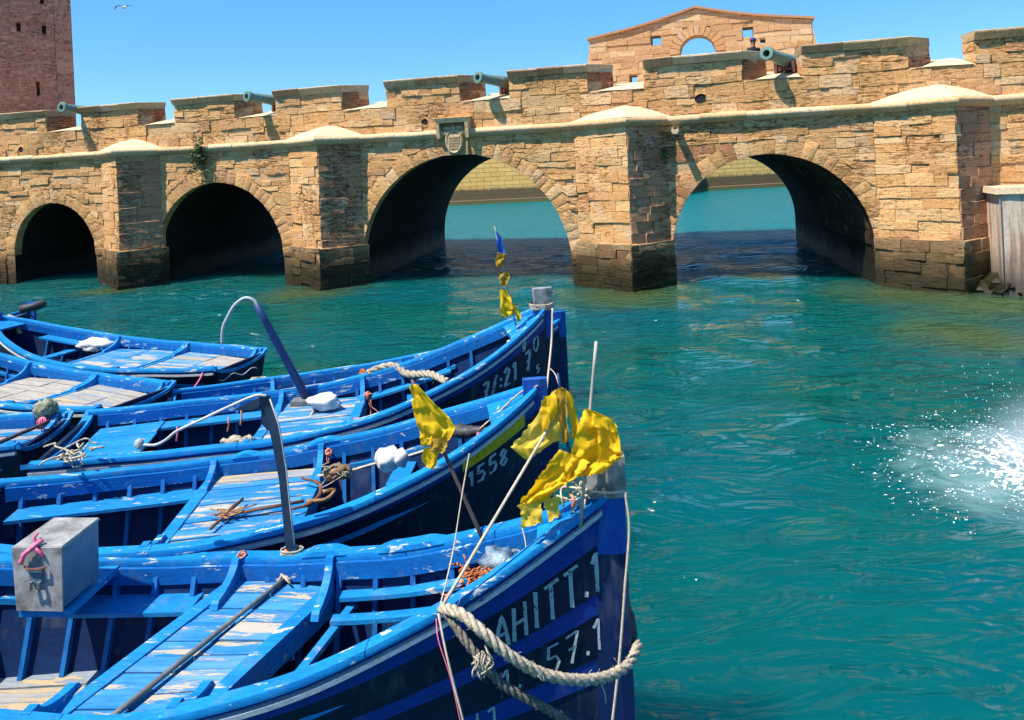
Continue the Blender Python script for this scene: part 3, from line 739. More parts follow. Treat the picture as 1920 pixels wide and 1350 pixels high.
# cannons in every second embrasure
def cannon(a, yaw, label, zc=6.63):
    e = empty('cannon', bw(a - 1.25 * math.sin(yaw), .55, 6.16), -TH); tag(e, label, 'cannon', 'cannons on the bridge battlements')
    d = Vector((math.sin(yaw), -math.cos(yaw), 0.07)).normalized(); o = Vector((-.48 * math.sin(yaw), .48, zc - 6.16 - .09))
    m = MB(); m.lathe([(-.75, .02), (-.72, .07), (-.62, .06), (-.55, .20), (-.5, .235), (0, .215), (.03, .235), (.06, .21), (.7, .185), (.72, .20), (.76, .18), (1.45, .150), (1.55, .145), (1.58, .165), (1.66, .205), (1.72, .205), (1.75, .185), (1.755, .10), (1.45, .095)], 24, (o, d)); m.build('barrel', M['bronze'], e, smooth=True, autos=40)
    m = MB(); m.lathe([(1.40, .094), (1.5, .094)], 20, (o, d)); m.build('bore', M['bore'], e)
    s_ = Vector((d.y, -d.x, 0)).normalized()
    for q in (-1, 1):
        m = MB(); c_ = o + s_ * q * .26
        rot = Matrix.Rotation(math.atan2(d.y, d.x), 3, 'Z')
        m.box(c_ + d * -.05 + Vector((0, 0, -.20)), (1.05, .09, .34), rot); m.box(c_ + d * -.25 + Vector((0, 0, .03)), (.55, .09, .16), rot); m.build('cheek', M['carriage'], e)
    m = MB(); m.box(o + d * .35 + Vector((0, 0, -.24)), (.12, .5, .14), Matrix.Rotation(math.atan2(d.y, d.x), 3, 'Z')); m.build('axle', M['carriage'], e)
cannon(-21.37, R(2), 'green bronze cannon on the battlement in front of the red tower', 6.80)
cannon(-13.16, R(-17), 'green bronze cannon above the pier left of the widest arch')
cannon(-4.66, R(-27), 'green bronze cannon just right of the carved plaque')
cannon(3.98, R(-25), 'green bronze cannon in front of the gabled wall beside the person')
for_plants = [(-15.64, 4.62, .95, 'leafy green caper plant growing from the bridge cornice'), (.98, 3.96, .16, 'tiny green weed growing beside the third pier')]
def leafmat():
    t = NT('wall_plant_leaf'); n = t.noise(t.coord(), 9, 3)
    return t.out(t.mix(n, (0.045, 0.085, 0.018), (0.12, 0.15, 0.05)), 0.7)
M['leaf'] = leafmat()
for x, z, sz, lb in for_plants:
    e = empty('wall_plant', bw(x, -.2, z), -TH); tag(e, lb, 'plant')
    m = MB(); tips = []
    for k in range(14 if sz > .3 else 4):
        a = rng.uniform(0, 6.28); P = [(0, .1, 0)]
        for j in range(4): P.append((P[-1][0] + math.cos(a) * sz * .10 * rng.uniform(.2, 1), P[-1][1] - sz * .12 * rng.uniform(.1, 1), P[-1][2] + sz * rng.uniform(-.30, .34)))
        P = smooth_path(P, 3); m.tube(P, [.012 * (1 - i / len(P)) + .003 for i in range(len(P))], 5); tips += P[3:]
    m.build('stem', M['pole_dark'], e)
    m = MB()
    for p in tips * (5 if sz > .3 else 3):
        q = Vector(p) + Vector([rng.gauss(0, .07) for _ in range(3)]); n_ = Vector([rng.gauss(0, 1) for _ in range(3)]).normalized(); a_ = n_.orthogonal().normalized(); b_ = n_.cross(a_); l = rng.uniform(.03, .065)
        m.add([q - a_ * l, q + b_ * l * .6, q + a_ * l, q - b_ * l * .6], [(0, 1, 2, 3)])
    tag(m.build('foliage', M['leaf'], e), kind='stuff')

# ------------------------------------------------------------------ gabled wall behind the bridge
gab = empty('gabled_wall', bw(0, 10, 0), -TH); tag(gab, 'sandstone gable wall with arched window rising behind the bridge', 'building')
GC = 1.75
def gtop(s):
    u = abs(s - GC) / 4.62; return 10.2 - .92 * u - .10 * math.sin(math.pi * min(1, u))
GP = [(0.0, 10.2)]
gm = MB(); NG = 60; GT = .9
HOL = [(-.18, .26, 8.72, 9.15), (3.66, 4.09, 8.72, 9.15), (-1.19, -.86, 7.12, 7.48), (4.35, 4.55, 8.4, 8.55)]
def archw(s): return 8.24 + math.sqrt(max(0, .76 ** 2 - (s - GC - .02) ** 2))
def gleft(z): return -2.90 - .22 * max(0, (9.1 - z) / 1.2) ** 1.5
xs = sorted(set([gleft(9.1) + (6.40 - gleft(9.1)) * i / NG for i in range(NG + 1)] + [h[0] for h in HOL] + [h[1] for h in HOL] + [GC + .02 - .76, GC + .02 + .76]))
for a, b in zip(xs[:-1], xs[1:]):
    mid = (a + b) / 2; segs = [[(4.0, 4.0), (gtop(a), gtop(b))]]
    cut = []
    for h in HOL:
        if h[0] - 1e-6 <= a and b <= h[1] + 1e-6: cut.append(((h[2], h[2]), (h[3], h[3])))
    if abs(mid - GC - .02) < .76: cut.append(((7.0, 7.0), (archw(a), archw(b))))
    cut.sort(); lo = (4.0, 4.0); spans = []
    for c0, c1 in cut: spans.append((lo, c0)); lo = c1
    spans.append((lo, (gtop(a), gtop(b))))
    for (l0, l1), (t0, t1) in spans:
        gm.add([(a, .03, l0), (b, .03, l1), (b, .03, t1), (a, .03, t0), (a, GT, l0), (b, GT, l1), (b, GT, t1), (a, GT, t0)], [(0, 1, 2, 3), (7, 6, 5, 4), (0, 4, 5, 1), (3, 2, 6, 7)])
for h in HOL + [(GC - .74, GC + .78, 7.0, 8.24)]:
    for x in (h[0], h[1]): gm.add([(x, .03, h[2]), (x, GT, h[2]), (x, GT, h[3]), (x, .03, h[3])], [(0, 1, 2, 3)])
for sx, x in ((-1, gleft(9.1)), (1, 6.40)):
    P = [[(x + sx * .22 * max(0, (9.1 - z) / 1.2) ** 1.5, y, z) for y in (.03, GT)] for z in (9.15, 8.9, 8.6, 8.3, 8.0, 7.6, 7.2)]; gm.grid(P)
    for k in range(6):
        z0_, z1_ = (9.15, 8.9, 8.6, 8.3, 8.0, 7.6, 7.2)[k:k + 2]; gm.add([(x, .03, z0_), (P[k][0][0], .03, z0_), (P[k + 1][0][0], .03, z1_), (x, .03, z1_)], [(0, 1, 2, 3)])
gm.build('wall_core', M['mortar'], gab)
GPAL = [(0.55, 0.35, 0.18), (0.50, 0.30, 0.15), (0.60, 0.42, 0.24), (0.53, 0.32, 0.17), (0.58, 0.40, 0.25)]
hl = [(lambda a, b, h=h: (h[0] - .01, h[1] + .01) if a < h[3] - .05 and b > h[2] + .05 else None) for h in HOL]
hl.append(lambda a, b: ((GC + .02 - w_, GC + .02 + w_) if (w_ := math.sqrt(max(0, 1.14 ** 2 - max(0, (a + b) / 2 - 8.24) ** 2))) > .15 else None) if b < 9.5 else None)
GS = masonry(flat, (0, 1, 0), gleft(9.1) + .02, 6.38, 6.5, 10.2, rng, hrange=(.22, .30), wrange=(.5, .95), top=lambda s: gtop(s) - .05, holes=hl, pal=GPAL, proud=(.0, .03), rough=.006)
add_stones([s + (s[3],) for s in GS], gab, M['gable'], 290)
n = 13
for k in range(n):
    t0, t1 = math.pi * k / n + .012, math.pi * (k + 1) / n - .012; m = MB(); P = []
    for dd in (-.05, .3):
        for tt, rr in ((t0, .76), (t1, .76), (t1, 1.16), (t0, 1.16)): P.append((GC + .02 - rr * math.cos(tt), dd, 8.24 + rr * math.sin(tt)))
    m.hexa(P, tint=tint_of(GPAL + [(.56, .30, .15)] * 2, rng)); m.build('voussoir', M['gable'], gab)
for sx in (-1, 1):                # rendered rim along the slopes
    for k in range(7):
        a, b = GC + sx * 4.75 * k / 7, GC + sx * 4.75 * (k + 1) / 7; m = MB(); P = []
        for s_ in (a, b): P.append([(s_, -.12, gtop(s_) - .04), (s_, -.14, gtop(s_) + .05), (s_, GT + .1, gtop(s_) + .08), (s_, GT + .1, gtop(s_) - .04)])
        m.sweep(P, tint=(.58, .36, .22)); m.build('rim_tile', M['gable'], gab)

# ------------------------------------------------------------------ tower
tw = empty('fort_tower', (-27.1, 45, 0), R(31)); tag(tw, 'red brown rubble stone tower with slit windows at the left edge', 'tower')
TX = 0.0
SL = [(-2.75, 13.5, .11, .27), (-1.45, 13.4, .11, .27), (-1.9, 9.75, .09, .42), (-1.5, 15.25, .11, .27)]
m = MB()
xs = sorted({-8.0, TX} | {v for q in SL for v in (q[0] - q[2], q[0] + q[2])})
for a, b in zip(xs[:-1], xs[1:]):
    cut = sorted([(q[1] - q[3], q[1] + q[3]) for q in SL if q[0] - q[2] - 1e-6 <= a and b <= q[0] + q[2] + 1e-6]); lo = -1
    for c0, c1 in cut + [(19, 19)]: m.add([(a, .04, lo), (b, .04, lo), (b, .04, c0), (a, .04, c0)], [(0, 1, 2, 3)]); lo = c1
for q in SL:
    x0_, x1_, z0_, z1_ = q[0] - q[2], q[0] + q[2], q[1] - q[3], q[1] + q[3]
    m.sweep([[(x0_, y, z0_), (x1_, y, z0_), (x1_, y, z1_), (x0_, y, z1_)] for y in (.04, .9)], cap=False); m.add([(x0_, .9, z0_), (x1_, .9, z0_), (x1_, .9, z1_), (x0_, .9, z1_)], [(0, 1, 2, 3)])
m.add([(-8, .04, -1), (TX, .04, -1), (TX, 7, -1), (-8, 7, -1), (-8, .04, 19), (TX, .04, 19), (TX, 7, 19), (-8, 7, 19)], [(1, 2, 6, 5), (2, 3, 7, 6), (3, 0, 4, 7), (4, 5, 6, 7)])
m.build('wall_core', M['tower_core'], tw)
TPAL = [(0.58, 0.25, 0.165), (0.55, 0.23, 0.15), (0.61, 0.28, 0.185), (0.52, 0.21, 0.135), (0.63, 0.32, 0.22)]
TS = masonry(flat, (0, 1, 0), -8.0, TX - .92, 6.8, 17, rng, hrange=(.10, .2), wrange=(.14, .42), pal=TPAL, proud=(-.0, .025), rough=.014, holes=[(lambda a, b, q=q: (q[0] - q[2], q[0] + q[2]) if a < q[1] + q[3] and b > q[1] - q[3] else None) for q in SL], dens=.3)
add_stones([s + (s[3],) for s in TS], tw, M['tower'], 120, mass='rubble')
z = 6.8
while z < 17:
    h = rng.uniform(.5, .8); m = MB(); m.box((TX - .44, .12, z + h / 2), (.90, .34, h - .012), tint=tint_of(TPAL[:3], rng)); m.build('quoin', M['tower'], tw); z += h

# ------------------------------------------------------------------ quay walls behind, jetty at the right
def quay(name, label, x0, y0, x1, y1, h, steps=None):
    L = math.hypot(x1 - x0, y1 - y0); e = empty(name, (x0, y0, 0), math.atan2(y1 - y0, x1 - x0)); tag(e, label, 'wall')
    m = MB(); m.hexa([(0, 0, -1), (L, 0, -1), (L, 6, -1), (0, 6, -1), (0, .35, h), (L, .35, h), (L, 6, h), (0, 6, h)]); m.build('wall_face', M['quay'], e)
    m = MB(); m.hexa([(-.2, -.5, -1), (L + .2, -.5, -1), (L + .2, .1, -1), (-.2, .1, -1), (-.2, -.42, .35), (L + .2, -.42, .35), (L + .2, .1, .42), (-.2, .1, .42)]); m.build('footing', M['quay'], e)
quay('quay_wall', 'sunlit yellow ashlar quay wall seen through the widest arch', -52, 69.5, 9.0, 67.2, 4.75)
quay('quay_wall', 'low stone quay seen through the right hand arch', 17.3, 71.5, 66, 77.5, 4.4)
e = empty('slipway_wall', (15.4, 66, 0), R(60)); tag(e, 'dark sloping stone abutment beyond the right hand arch', 'wall')
m = MB(); m.hexa([(0, 0, -1), (7, 0, -1), (7, 2, -1), (0, 2, -1), (0.3, .2, 2.6), (7, .2, 3.4), (7, 2, 3.4), (.3, 2, 2.6)]); m.build('wall_face', M['quay'], e)
e = empty('concrete_jetty', bw(9.25, -1.2), -TH); tag(e, 'rust stained concrete jetty at the right edge', 'jetty')
m = MB(); n = 8
P = [[(x, -.02 * (z < .5) + rng.uniform(-.015, .015), z) for z in np.linspace(-1, 2.63, 8)] for x in np.linspace(0.05, 5, 12)]
m.grid(P); m.add([(.05, -.06, -1), (.05, 3, -1), (0.05, 3, 2.63), (0.05, -.06, 2.63)], [(0, 1, 2, 3)]); m.build('jetty_face', M['concrete'], e, smooth=True, autos=40)
m = MB(); m.hexa([(-.06, -.08, 2.55), (5, -.08, 2.55), (5, 3, 2.55), (-.06, 3, 2.55), (-.03, -.05, 2.71), (5, -.05, 2.71), (5, 3, 2.71), (-.03, 3, 2.71)]); m.build('jetty_cap', M['plaster'], e)

# ------------------------------------------------------------------ boats (local x: bow at 0, stern negative; y to port; z = 0 is the water line)
def clamp(v, a=0.0, b=1.0): return max(a, min(b, v))
class Boat:
    def __init__(s, par, name, label, deckmat='deck_blue', strakes=None, stemcap=None, ribstep=.30, stemh=.10, inmat='plank_in'):
        (s.bx, s.by, s.h, s.L, s.B, s.z0, s.zb, s.zs, s.rs, s.p, s.q) = par
        s.e = empty(name, (s.bx, s.by, 0), s.h); tag(s.e, label, 'boat', 'blue fishing boats moored side by side')
        s.inmat = inmat
        s.hull(strakes or STRAKES); s.rails(); s.ribs(ribstep); s.bow(stemcap, stemh); s.stern()
    def t(s, x): return 1 + x / s.L
    def w(s, t):
        t = clamp(t); tm = .42
        if t > tm: return s.B / 2 * max(0, 1 - ((t - tm) / (1 - tm)) ** s.p) ** s.q
        return s.B / 2 * (s.rs + (1 - s.rs) * (1 - ((tm - t) / tm) ** 2))
    def zg(s, t): return s.z0 + s.zb * clamp((t - .35) / .65) ** 2.2 + s.zs * clamp((.35 - t) / .35) ** 2
    def pt(s, t, k, side, inset=0.0):
        zk = -.22; zg = s.zg(t); e = .3 + .45 * clamp((t - .6) / .4) ** 1.5
        v = s.w(t) * (.75 * max(k, 1e-4) ** e + .25 * k)
        return Vector(((t - 1) * s.L, side * max(0.012, v - inset), zk + (zg - zk) * k))
    def hw(s, x, z):      # inner half width at height z
        t = s.t(x); k = clamp((z + .22) / (s.zg(t) + .22)); return s.pt(t, k, 1, .045).y
    def hull(s, strakes):
        n = 34; ts = [i / n for i in range(n)] + [.985, .995]
        for side in (-1, 1):
            for (k0, k1, mk) in strakes:
                m = MB(); rings = []
                for t in ts:
                    j = .004 * math.sin(t * 9 + k0 * 20)
                    a0, a1 = s.pt(t, k0, side, -.006), s.pt(t, k1, side, 0)
                    am = s.pt(t, (k0 + k1) / 2, side, -.004); bm = s.pt(t, (k0 + k1) / 2, side, .028)
                    b0, b1 = s.pt(t, k0, side, .028), s.pt(t, k1, side, .028)
                    rings.append([a0, am, a1, b1, bm, b0])
                o = 0; mm = len(rings[0])
                for r in rings: m.v.extend([tuple(p) for p in r])
                for i in range(len(rings) - 1):
                    for k in range(mm):
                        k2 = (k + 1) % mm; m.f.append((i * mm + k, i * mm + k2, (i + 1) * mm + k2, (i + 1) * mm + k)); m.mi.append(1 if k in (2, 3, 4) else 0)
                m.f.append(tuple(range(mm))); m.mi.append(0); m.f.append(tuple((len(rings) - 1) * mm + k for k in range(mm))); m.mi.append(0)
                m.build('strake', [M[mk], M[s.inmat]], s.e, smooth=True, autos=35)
    def strip(s, name, mat, side, t0, t1, sec, n=40, sub=None):
        """sec(t) -> list of (y offset inward from gunwale side, z offset from sheer)"""
        m = MB(); rings = []
        for i in range(n + 1):
            t = t0 + (t1 - t0) * i / n; w, z = s.w(t), s.zg(t)
            jy, jz = .004 * math.sin(t * 23 + side), .004 * math.sin(t * 31 + 2 * side)
            rings.append([((t - 1) * s.L, side * max(.004, w - dy + jy), z + dz + jz) for dy, dz in sec(t)])
        m.sweep(rings); return m.build(name, M[mat] if isinstance(mat, str) else mat, s.e, smooth=True, autos=35)
    def rails(s):
        for side in (-1, 1):
            # rail in three scarfed lengths
            for a, b in ((0.0, .36), (.361, .70), (.701, .992)):
                s.strip('gunwale', 'gunwale', side, a, b, lambda t: [(.075, 0), (-.035, 0), (-.038, .022), (-.03, .045), (.07, .048), (.078, .03)])
            s.strip('rub_rail', 'white_rail', side, 0.0, .985, lambda t: [(.01, -.075), (-.028, -.07), (-.03, -.04), (.01, -.035)])
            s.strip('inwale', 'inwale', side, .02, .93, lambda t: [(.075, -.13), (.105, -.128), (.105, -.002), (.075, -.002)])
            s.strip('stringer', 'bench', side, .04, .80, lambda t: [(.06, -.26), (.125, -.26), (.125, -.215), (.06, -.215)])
    def ribs(s, step):
        n = int(s.L * .90 / step)
        for i in range(n):
            x = -s.L + .22 + i * step; t = s.t(x)
            if t > .95: continue
            for side in (-1, 1):
                m = MB(); rings = []
                for k in (.06, .15, .25, .38, .52, .68, .84, .975):
                    p = s.pt(t, k, side, .026); q = s.pt(t, k, side, .075)
                    dx = .018
                    rings.append([(x - dx, p.y, p.z), (x + dx, p.y, p.z), (x + dx, q.y, q.z + .01), (x - dx, q.y, q.z + .01)])
                m.sweep(rings); m.build('rib', M['rib'], s.e)
    def bow(s, cap, hh):
        zt = s.zg(1) + hh
        m = MB(); w = .045
        prof = lambda z: [(-.16, -w * .9, z), (.0, -w, z), (.075, -w * .6, z), (.075, w * .6, z), (0, w, z), (-.16, w * .9, z)]
        m.sweep([prof(z) for z in (-.3, .1, .6, zt - .42)]); m.build('stem_post', M['stem_shaded'], s.e)
        m = MB(); m.sweep([prof(zt - .42), prof(zt)]); m.build('stem_head', M['stem_blue'], s.e)
        if cap:
            m = MB(); g = .010
            pr = lambda z, sh=0: [(-.16, -w - g, z), (.0, -w - g, z), (.075 + g, -w * .6 - g, z), (.075 + g, w * .6 + g, z), (0, w + g, z), (-.16, w + g, z)]
            m.sweep([pr(zt - .06), pr(zt + cap - .004)] + [[(x * .98, y * .98, zt + cap + .0) for x, y, z in pr(0)]]); m.build('stem_cap', M['tin'], s.e)
        # breasthook
        m = MB(); xs = (-.12, -.30, -.50); 
        P = [[(x, y * (s.w(s.t(x)) - .07), s.zg(s.t(x)) + dz) for y in (-1, -.5, 0, .5, 1)] for x in xs for dz in (0,)]
        P2 = [[(a, b, c - .04) for a, b, c in r] for r in P]
        m.grid(P); m.grid(P2)
        for r in (0, -1): m.sweep([P[r], P2[r]], cap=False)
        m.build('breasthook', M['gunwale'], s.e)
    def stern(s):
        ks = [.0, .2, .4, .58, .78, .985]
        for a, b in zip(ks[:-1], ks[1:]):
            m = MB(); rings = []
            for k in (a + .004, (a + b) / 2, b - .004):
                p = s.pt(0, k, 1, -.004); rings.append([(-s.L - .035, -p.y, p.z), (-s.L - .035, p.y, p.z), (-s.L + .012, p.y, p.z), (-s.L + .012, -p.y, p.z)])
            m.sweep(rings); m.build('transom_plank', M['hull_black'], s.e)
        w, z = s.w(0), s.zg(0); m = MB(); n = 10; rings = []
        for i in range(n + 1):
            y = -w - .03 + (2 * w + .06) * i / n; d = -.13 * math.sin(math.pi * i / n) ** .5 * 1.0
            rings.append([(-s.L - .06, y, z + d + .0), (-s.L - .06, y, z + d + .05), (-s.L + .05, y, z + d + .05), (-s.L + .05, y, z + d)])
        m.sweep(rings); m.build('transom_cap', M['gunwale'], s.e)
    def deck(s, x0, x1, z, skew=0.0, n=11, mats=('deck_blue',), panels=1, edge=True, seed=0, ymax=1.0, th=.03):
        rg = random.Random(seed + 5)
        cuts = [x0 + (x1 - x0) * i / panels for i in range(panels + 1)]
        for pi in range(panels):
            a, b = cuts[pi] + .012, cuts[pi + 1] - .012
            ys = [-1 + 2 * i / n for i in range(n + 1)]; ys = [ys[0]] + [y + rg.uniform(-.04, .04) for y in ys[1:-1]] + [ys[-1]]
            for y0, y1 in zip(ys[:-1], ys[1:]):
                P = []; jz = rg.uniform(-.006, .006); e0, e1 = rg.uniform(-.012, .012), rg.uniform(-.012, .012)
                wa, wb = (s.hw(a, z) - .03) * ymax, (s.hw(b, z) - .03) * ymax
                g = .005
                for zz in (z - th, z + jz):
                    for (xx, ww, yy) in ((a + e0, wa, y0), (b + e1, wb, y0), (b + e1, wb, y1), (a + e0, wa, y1)):
                        y_ = ww * yy + (g if yy == y0 else -g); P.append((xx + skew * y_, y_, zz))
                m = MB(); m.hexa(P); m.build('deck_board', M[rg.choice(mats)], s.e)
        if edge:
            for xx in (x0, x1):
                w_ = s.hw(xx, z) - .015; m = MB(); d = .055
                m.hexa([(xx - d - skew * w_, -w_, z - .16), (xx + d - skew * w_, -w_, z - .16), (xx + d + skew * w_, w_, z - .16), (xx - d + skew * w_, w_, z - .16), (xx - d - skew * w_, -w_, z + .012), (xx + d - skew * w_, -w_, z + .012), (xx + d + skew * w_, w_, z + .012), (xx - d + skew * w_, w_, z + .012)])
                m.build('deck_beam', M['bench'], s.e)
                for side in (-1, 1): s.knee(xx + skew * side * w_, side, z)
    def knee(s, x, side, z):
        t = s.t(x); y1 = s.w(t) - .04; zt = s.zg(t) + .055
        pts = [(y1, z), (y1 - .44, z), (y1 - .42, z + .035)]
        for k in range(7):
            u = k / 6; pts.append((y1 - .40 + .28 * math.sin(u * math.pi / 2) + .04 * u, z + .05 + (zt - z - .05) * (1 - math.cos(u * math.pi / 2)) * .85 + (zt - z - .05) * .15 * u))
        pts += [(y1 - .08, zt), (y1, zt)]
        m = MB(); m.sweep([[(x + dx, side * y, zz) for y, zz in pts] for dx in (-.028, .028)]); m.build('knee', M['gunwale'], s.e)
    def thwart(s, x, z, wd=.2, th=.035, mat='bench', skew=0.0, name='thwart'):
        w_ = s.hw(x, z) - .01; m = MB(); d = wd / 2
        m.hexa([(x - d - skew * w_, -w_, z - th), (x + d - skew * w_, -w_, z - th), (x + d + skew * w_, w_, z - th), (x - d + skew * w_, w_, z - th), (x - d - skew * w_, -w_, z), (x + d - skew * w_, -w_, z), (x + d + skew * w_, w_, z), (x - d + skew * w_, w_, z)]); return m.build(name, M[mat], s.e)
    def bench(s, side, x0, x1, dz, y0, y1, mat='bench', name='side_bench'):
        m = MB(); n = 8; R_ = []
        for i in range(n + 1):
            x = x0 + (x1 - x0) * i / n; t = s.t(x); w = s.w(t); z = s.zg(t) + dz
            R_.append([(x, side * (w - y0), z), (x, side * (w - y1), z), (x, side * (w - y1), z - .03), (x, side * (w - y0), z - .03)])
        m.sweep(R_); return m.build(name, M[mat], s.e)
    def floor(s, x0, x1, z=.12, n=6, mat='deck_wood', ymax=.6):
        for i in range(n):
            y0, y1 = -ymax + 2 * ymax * i / n, -ymax + 2 * ymax * (i + 1) / n; m = MB(); P = []
            for zz in (z - .02, z + random.uniform(-.008, .008)):
                for x, y in ((x0, y0), (x1, y0), (x1, y1), (x0, y1)):
                    w_ = s.hw(x, z) * .98; P.append((x, y * w_ / max(.01, s.B / 2) * 1.0 + (.004 if y == y0 else -.004), zz))
            m.hexa(P); m.build('floorboard', M[mat], s.e)
    def pad(s, side, t0, t1, h=.03):
        s.strip('gunwale_pad', 'gunwale', side, t0, t1, lambda t: (lambda f: [(.085, .044), (-.04, .044), (-.035, .046 + h * f), (.08, .048 + h * f)])(min(1, (t - t0) / .02, (t1 - t) / .02)), 14)
    def lap(s, x, y, z):     # local to world
        c, sn = math.cos(s.h), math.sin(s.h); return Vector((s.bx + x * c - y * sn, s.by + x * sn + y * c, z))
    def text(s, word, side, t0, t1, k0, k1, th=.020, mat='letter', name='painted_letter'):
        n = len(word); u = 0.0; adv = [GL_W.get(ch, .62) for ch in word]; tot = sum(adv); m = MB(); rg = random.Random(len(word))
        dirx = 1
        for ch, ad in zip(word, adv):
            jx, jk = rg.uniform(-.03, .03), rg.uniform(-.06, .06)
            for st in GLYPH.get(ch, []):
                pts = []
                for gx, gy in st:
                    t = t0 + (t1 - t0) * (u + gx * .86 + jx * .5) / tot; k = k0 + (k1 - k0) * (gy * (1 + jk * .5) + jk * .3)
                    pts.append((t, k))
                P = [s.pt(t, k, side, -.012) for t, k in pts]
                P = [a.lerp(b, i / 4) for a, b in zip(P[:-1], P[1:]) for i in range(4)] + [P[-1]]
                L, Rr = [], []
                for i, p in enumerate(P):
                    d = (P[min(i + 1, len(P) - 1)] - P[max(i - 1, 0)]).normalized(); nrm = Vector((0, side, -.35)).normalized()
                    a = d.cross(nrm).normalized() * th * rg.uniform(.42, .58); L.append(p + a); Rr.append(p - a)
                m.grid([L, Rr])
            if m.v: m.build(name, M[mat], s.e); m = MB()
            u += ad
GL_W = {'.': .30, ':': .34, '1': .45, '/': .5, ' ': .45, 'I': .42, 'T': .66}
GLYPH = {'A': [[(0, 0), (.12, .55), (.3, 1), (.42, .5), (.5, 0)], [(.1, .42), (.44, .40)]], 'H': [[(0, 0), (.04, 1)], [(.46, 0), (.46, 1)], [(.03, .5), (.46, .5)]],
 'I': [[(.15, 0), (.15, 1)]], 'T': [[(.27, 0), (.25, 1)], [(0, .97), (.55, 1)]], '.': [[(.08, .02), (.12, .14)]], ':': [[(.1, .15), (.14, .30)], [(.1, .55), (.14, .70)]],
 '1': [[(.02, .78), (.2, 1), (.2, 0)]], '5': [[(.46, 1), (.1, 1), (.06, .56), (.34, .6), (.46, .34), (.32, .04), (.02, .06)]], 'S': [[(.46, .86), (.26, 1), (.06, .8), (.14, .56), (.38, .42), (.42, .16), (.2, 0), (.02, .12)]],
 '7': [[(.02, .95), (.46, 1), (.2, 0)], [(.1, .5), (.4, .5)]], '2': [[(.04, .78), (.24, 1), (.44, .78), (.04, .02), (.48, .02)]], '8': [[(.24, .52), (.06, .76), (.24, 1), (.42, .76), (.24, .52), (.04, .26), (.24, 0), (.46, .26), (.24, .52)]],
 '/': [[(.02, 0), (.34, 1)]], '0': [[(.24, 0), (.03, .3), (.03, .7), (.24, 1), (.45, .7), (.45, .3), (.24, 0)]], 'N': [[(0, 0), (.02, 1), (.44, 0), (.46, 1)]], 'J': [[(.42, 1), (.40, .2), (.2, 0), (.02, .14)]], '9': [[(.42, .0), (.44, .7), (.24, 1), (.04, .74), (.24, .5), (.43, .66)]]}
STRAKES = [(0.0, .16, 'hull_black'), (.16, .32, 'hull_black'), (.32, .44, 'hull_black'), (.44, .52, 'hull_blue'), (.52, .66, 'hull_black'), (.66, .725, 'hull_blue'), (.725, .88, 'hull_black'), (.88, 1.0, 'hull_blue')]
STR2 = [(0.0, .16, 'hull_black'), (.16, .32, 'hull_black'), (.32, .5, 'hull_black'), (.5, .66, 'hull_black'), (.66, .80, 'hull_black'), (.80, .915, 'hull_black'), (.915, 1.0, 'hull_blue')]

# nearest boat
b1 = Boat([0.542, 4.62, -0.071, 4.95, 1.72, 0.955, 0.879, 0.14, 0.72, 1.48, 1.032], 'fishing_boat', 'nearest blue wooden boat with AHITT.1 lettering on its dark bow', stemcap=.20, stemh=.05)
b1.deck(-3.14, -2.32, .85, .33, 9, ('deck_blue', 'deck_blue', 'deck_blue', 'deck_blue2'), 2, True, 1)
b1.bench(1, -4.1, -3.16, -.20, .10, .34)
b1.bench(1, -2.0, -1.05, -.20, .11, .20); b1.bench(1, -2.0, -1.05, -.23, .34, .42, name='side_slat')
b1.thwart(-2.02, .80, .06, skew=.2, name='hold_coaming')
b1shelf = MB(); b1shelf.hexa([(-4.2, .17, .94), (-3.82, .17, .94), (-3.82, .74, .94), (-4.2, .74, .94), (-4.2, .17, .985), (-3.82, .17, .985), (-3.82, .74, .985), (-4.2, .74, .985)]); b1shelf.build('box_shelf', M['bench'], b1.e); b1.thwart(-1.12, .92, .10)
b1.floor(-4.85, -3.3, .30, 7, 'deck_bare', 1.0); b1.floor(-3.28, -.9, .14, 7); b1.pad(1, .655, .76); b1.pad(1, .525, .60)
b1.text('AHITT.1', -1, .845, .985, .735, .865, .025); b1.text('1.457.1', -1, .850, .985, .545, .645, .018)
b1.text('J1', -1, .80, .85, .455, .515, .017)
# second boat
b2 = Boat([0.16, 7.03, 0.129, 5.2, 1.80, 1.005, 0.758, 0.127, 0.577, 2.698, 0.848], 'fishing_boat', 'second blue boat from the front with ochre panel and number on bow', strakes=STR2, stemh=.10)
b2.deck(-3.34, -2.26, .90, .06, 10, ('deck_blue2', 'deck_blue', 'deck_blue2', 'deck_blue', 'deck_bare'), 1, True, 2)
b2.bench(1, -5.0, -3.42, -.20, .10, .36); b2.bench(-1, -5.0, -3.42, -.20, .10, .30)
b2.thwart(-1.45, .93, .20, skew=.2); b2.floor(-5.0, -1.0, .14, 7); b2.pad(1, .545, .61); b2.pad(1, .40, .45)
b2.text('1558', -1, .855, .935, .78, .87, .026)
m = MB(); m.grid([[b2.pt(t, k, -1, -.010) for k in (.895, .965)] for t in np.linspace(.845, .965, 16)]); m.build('ochre_panel', M['hull_yellow'], b2.e)
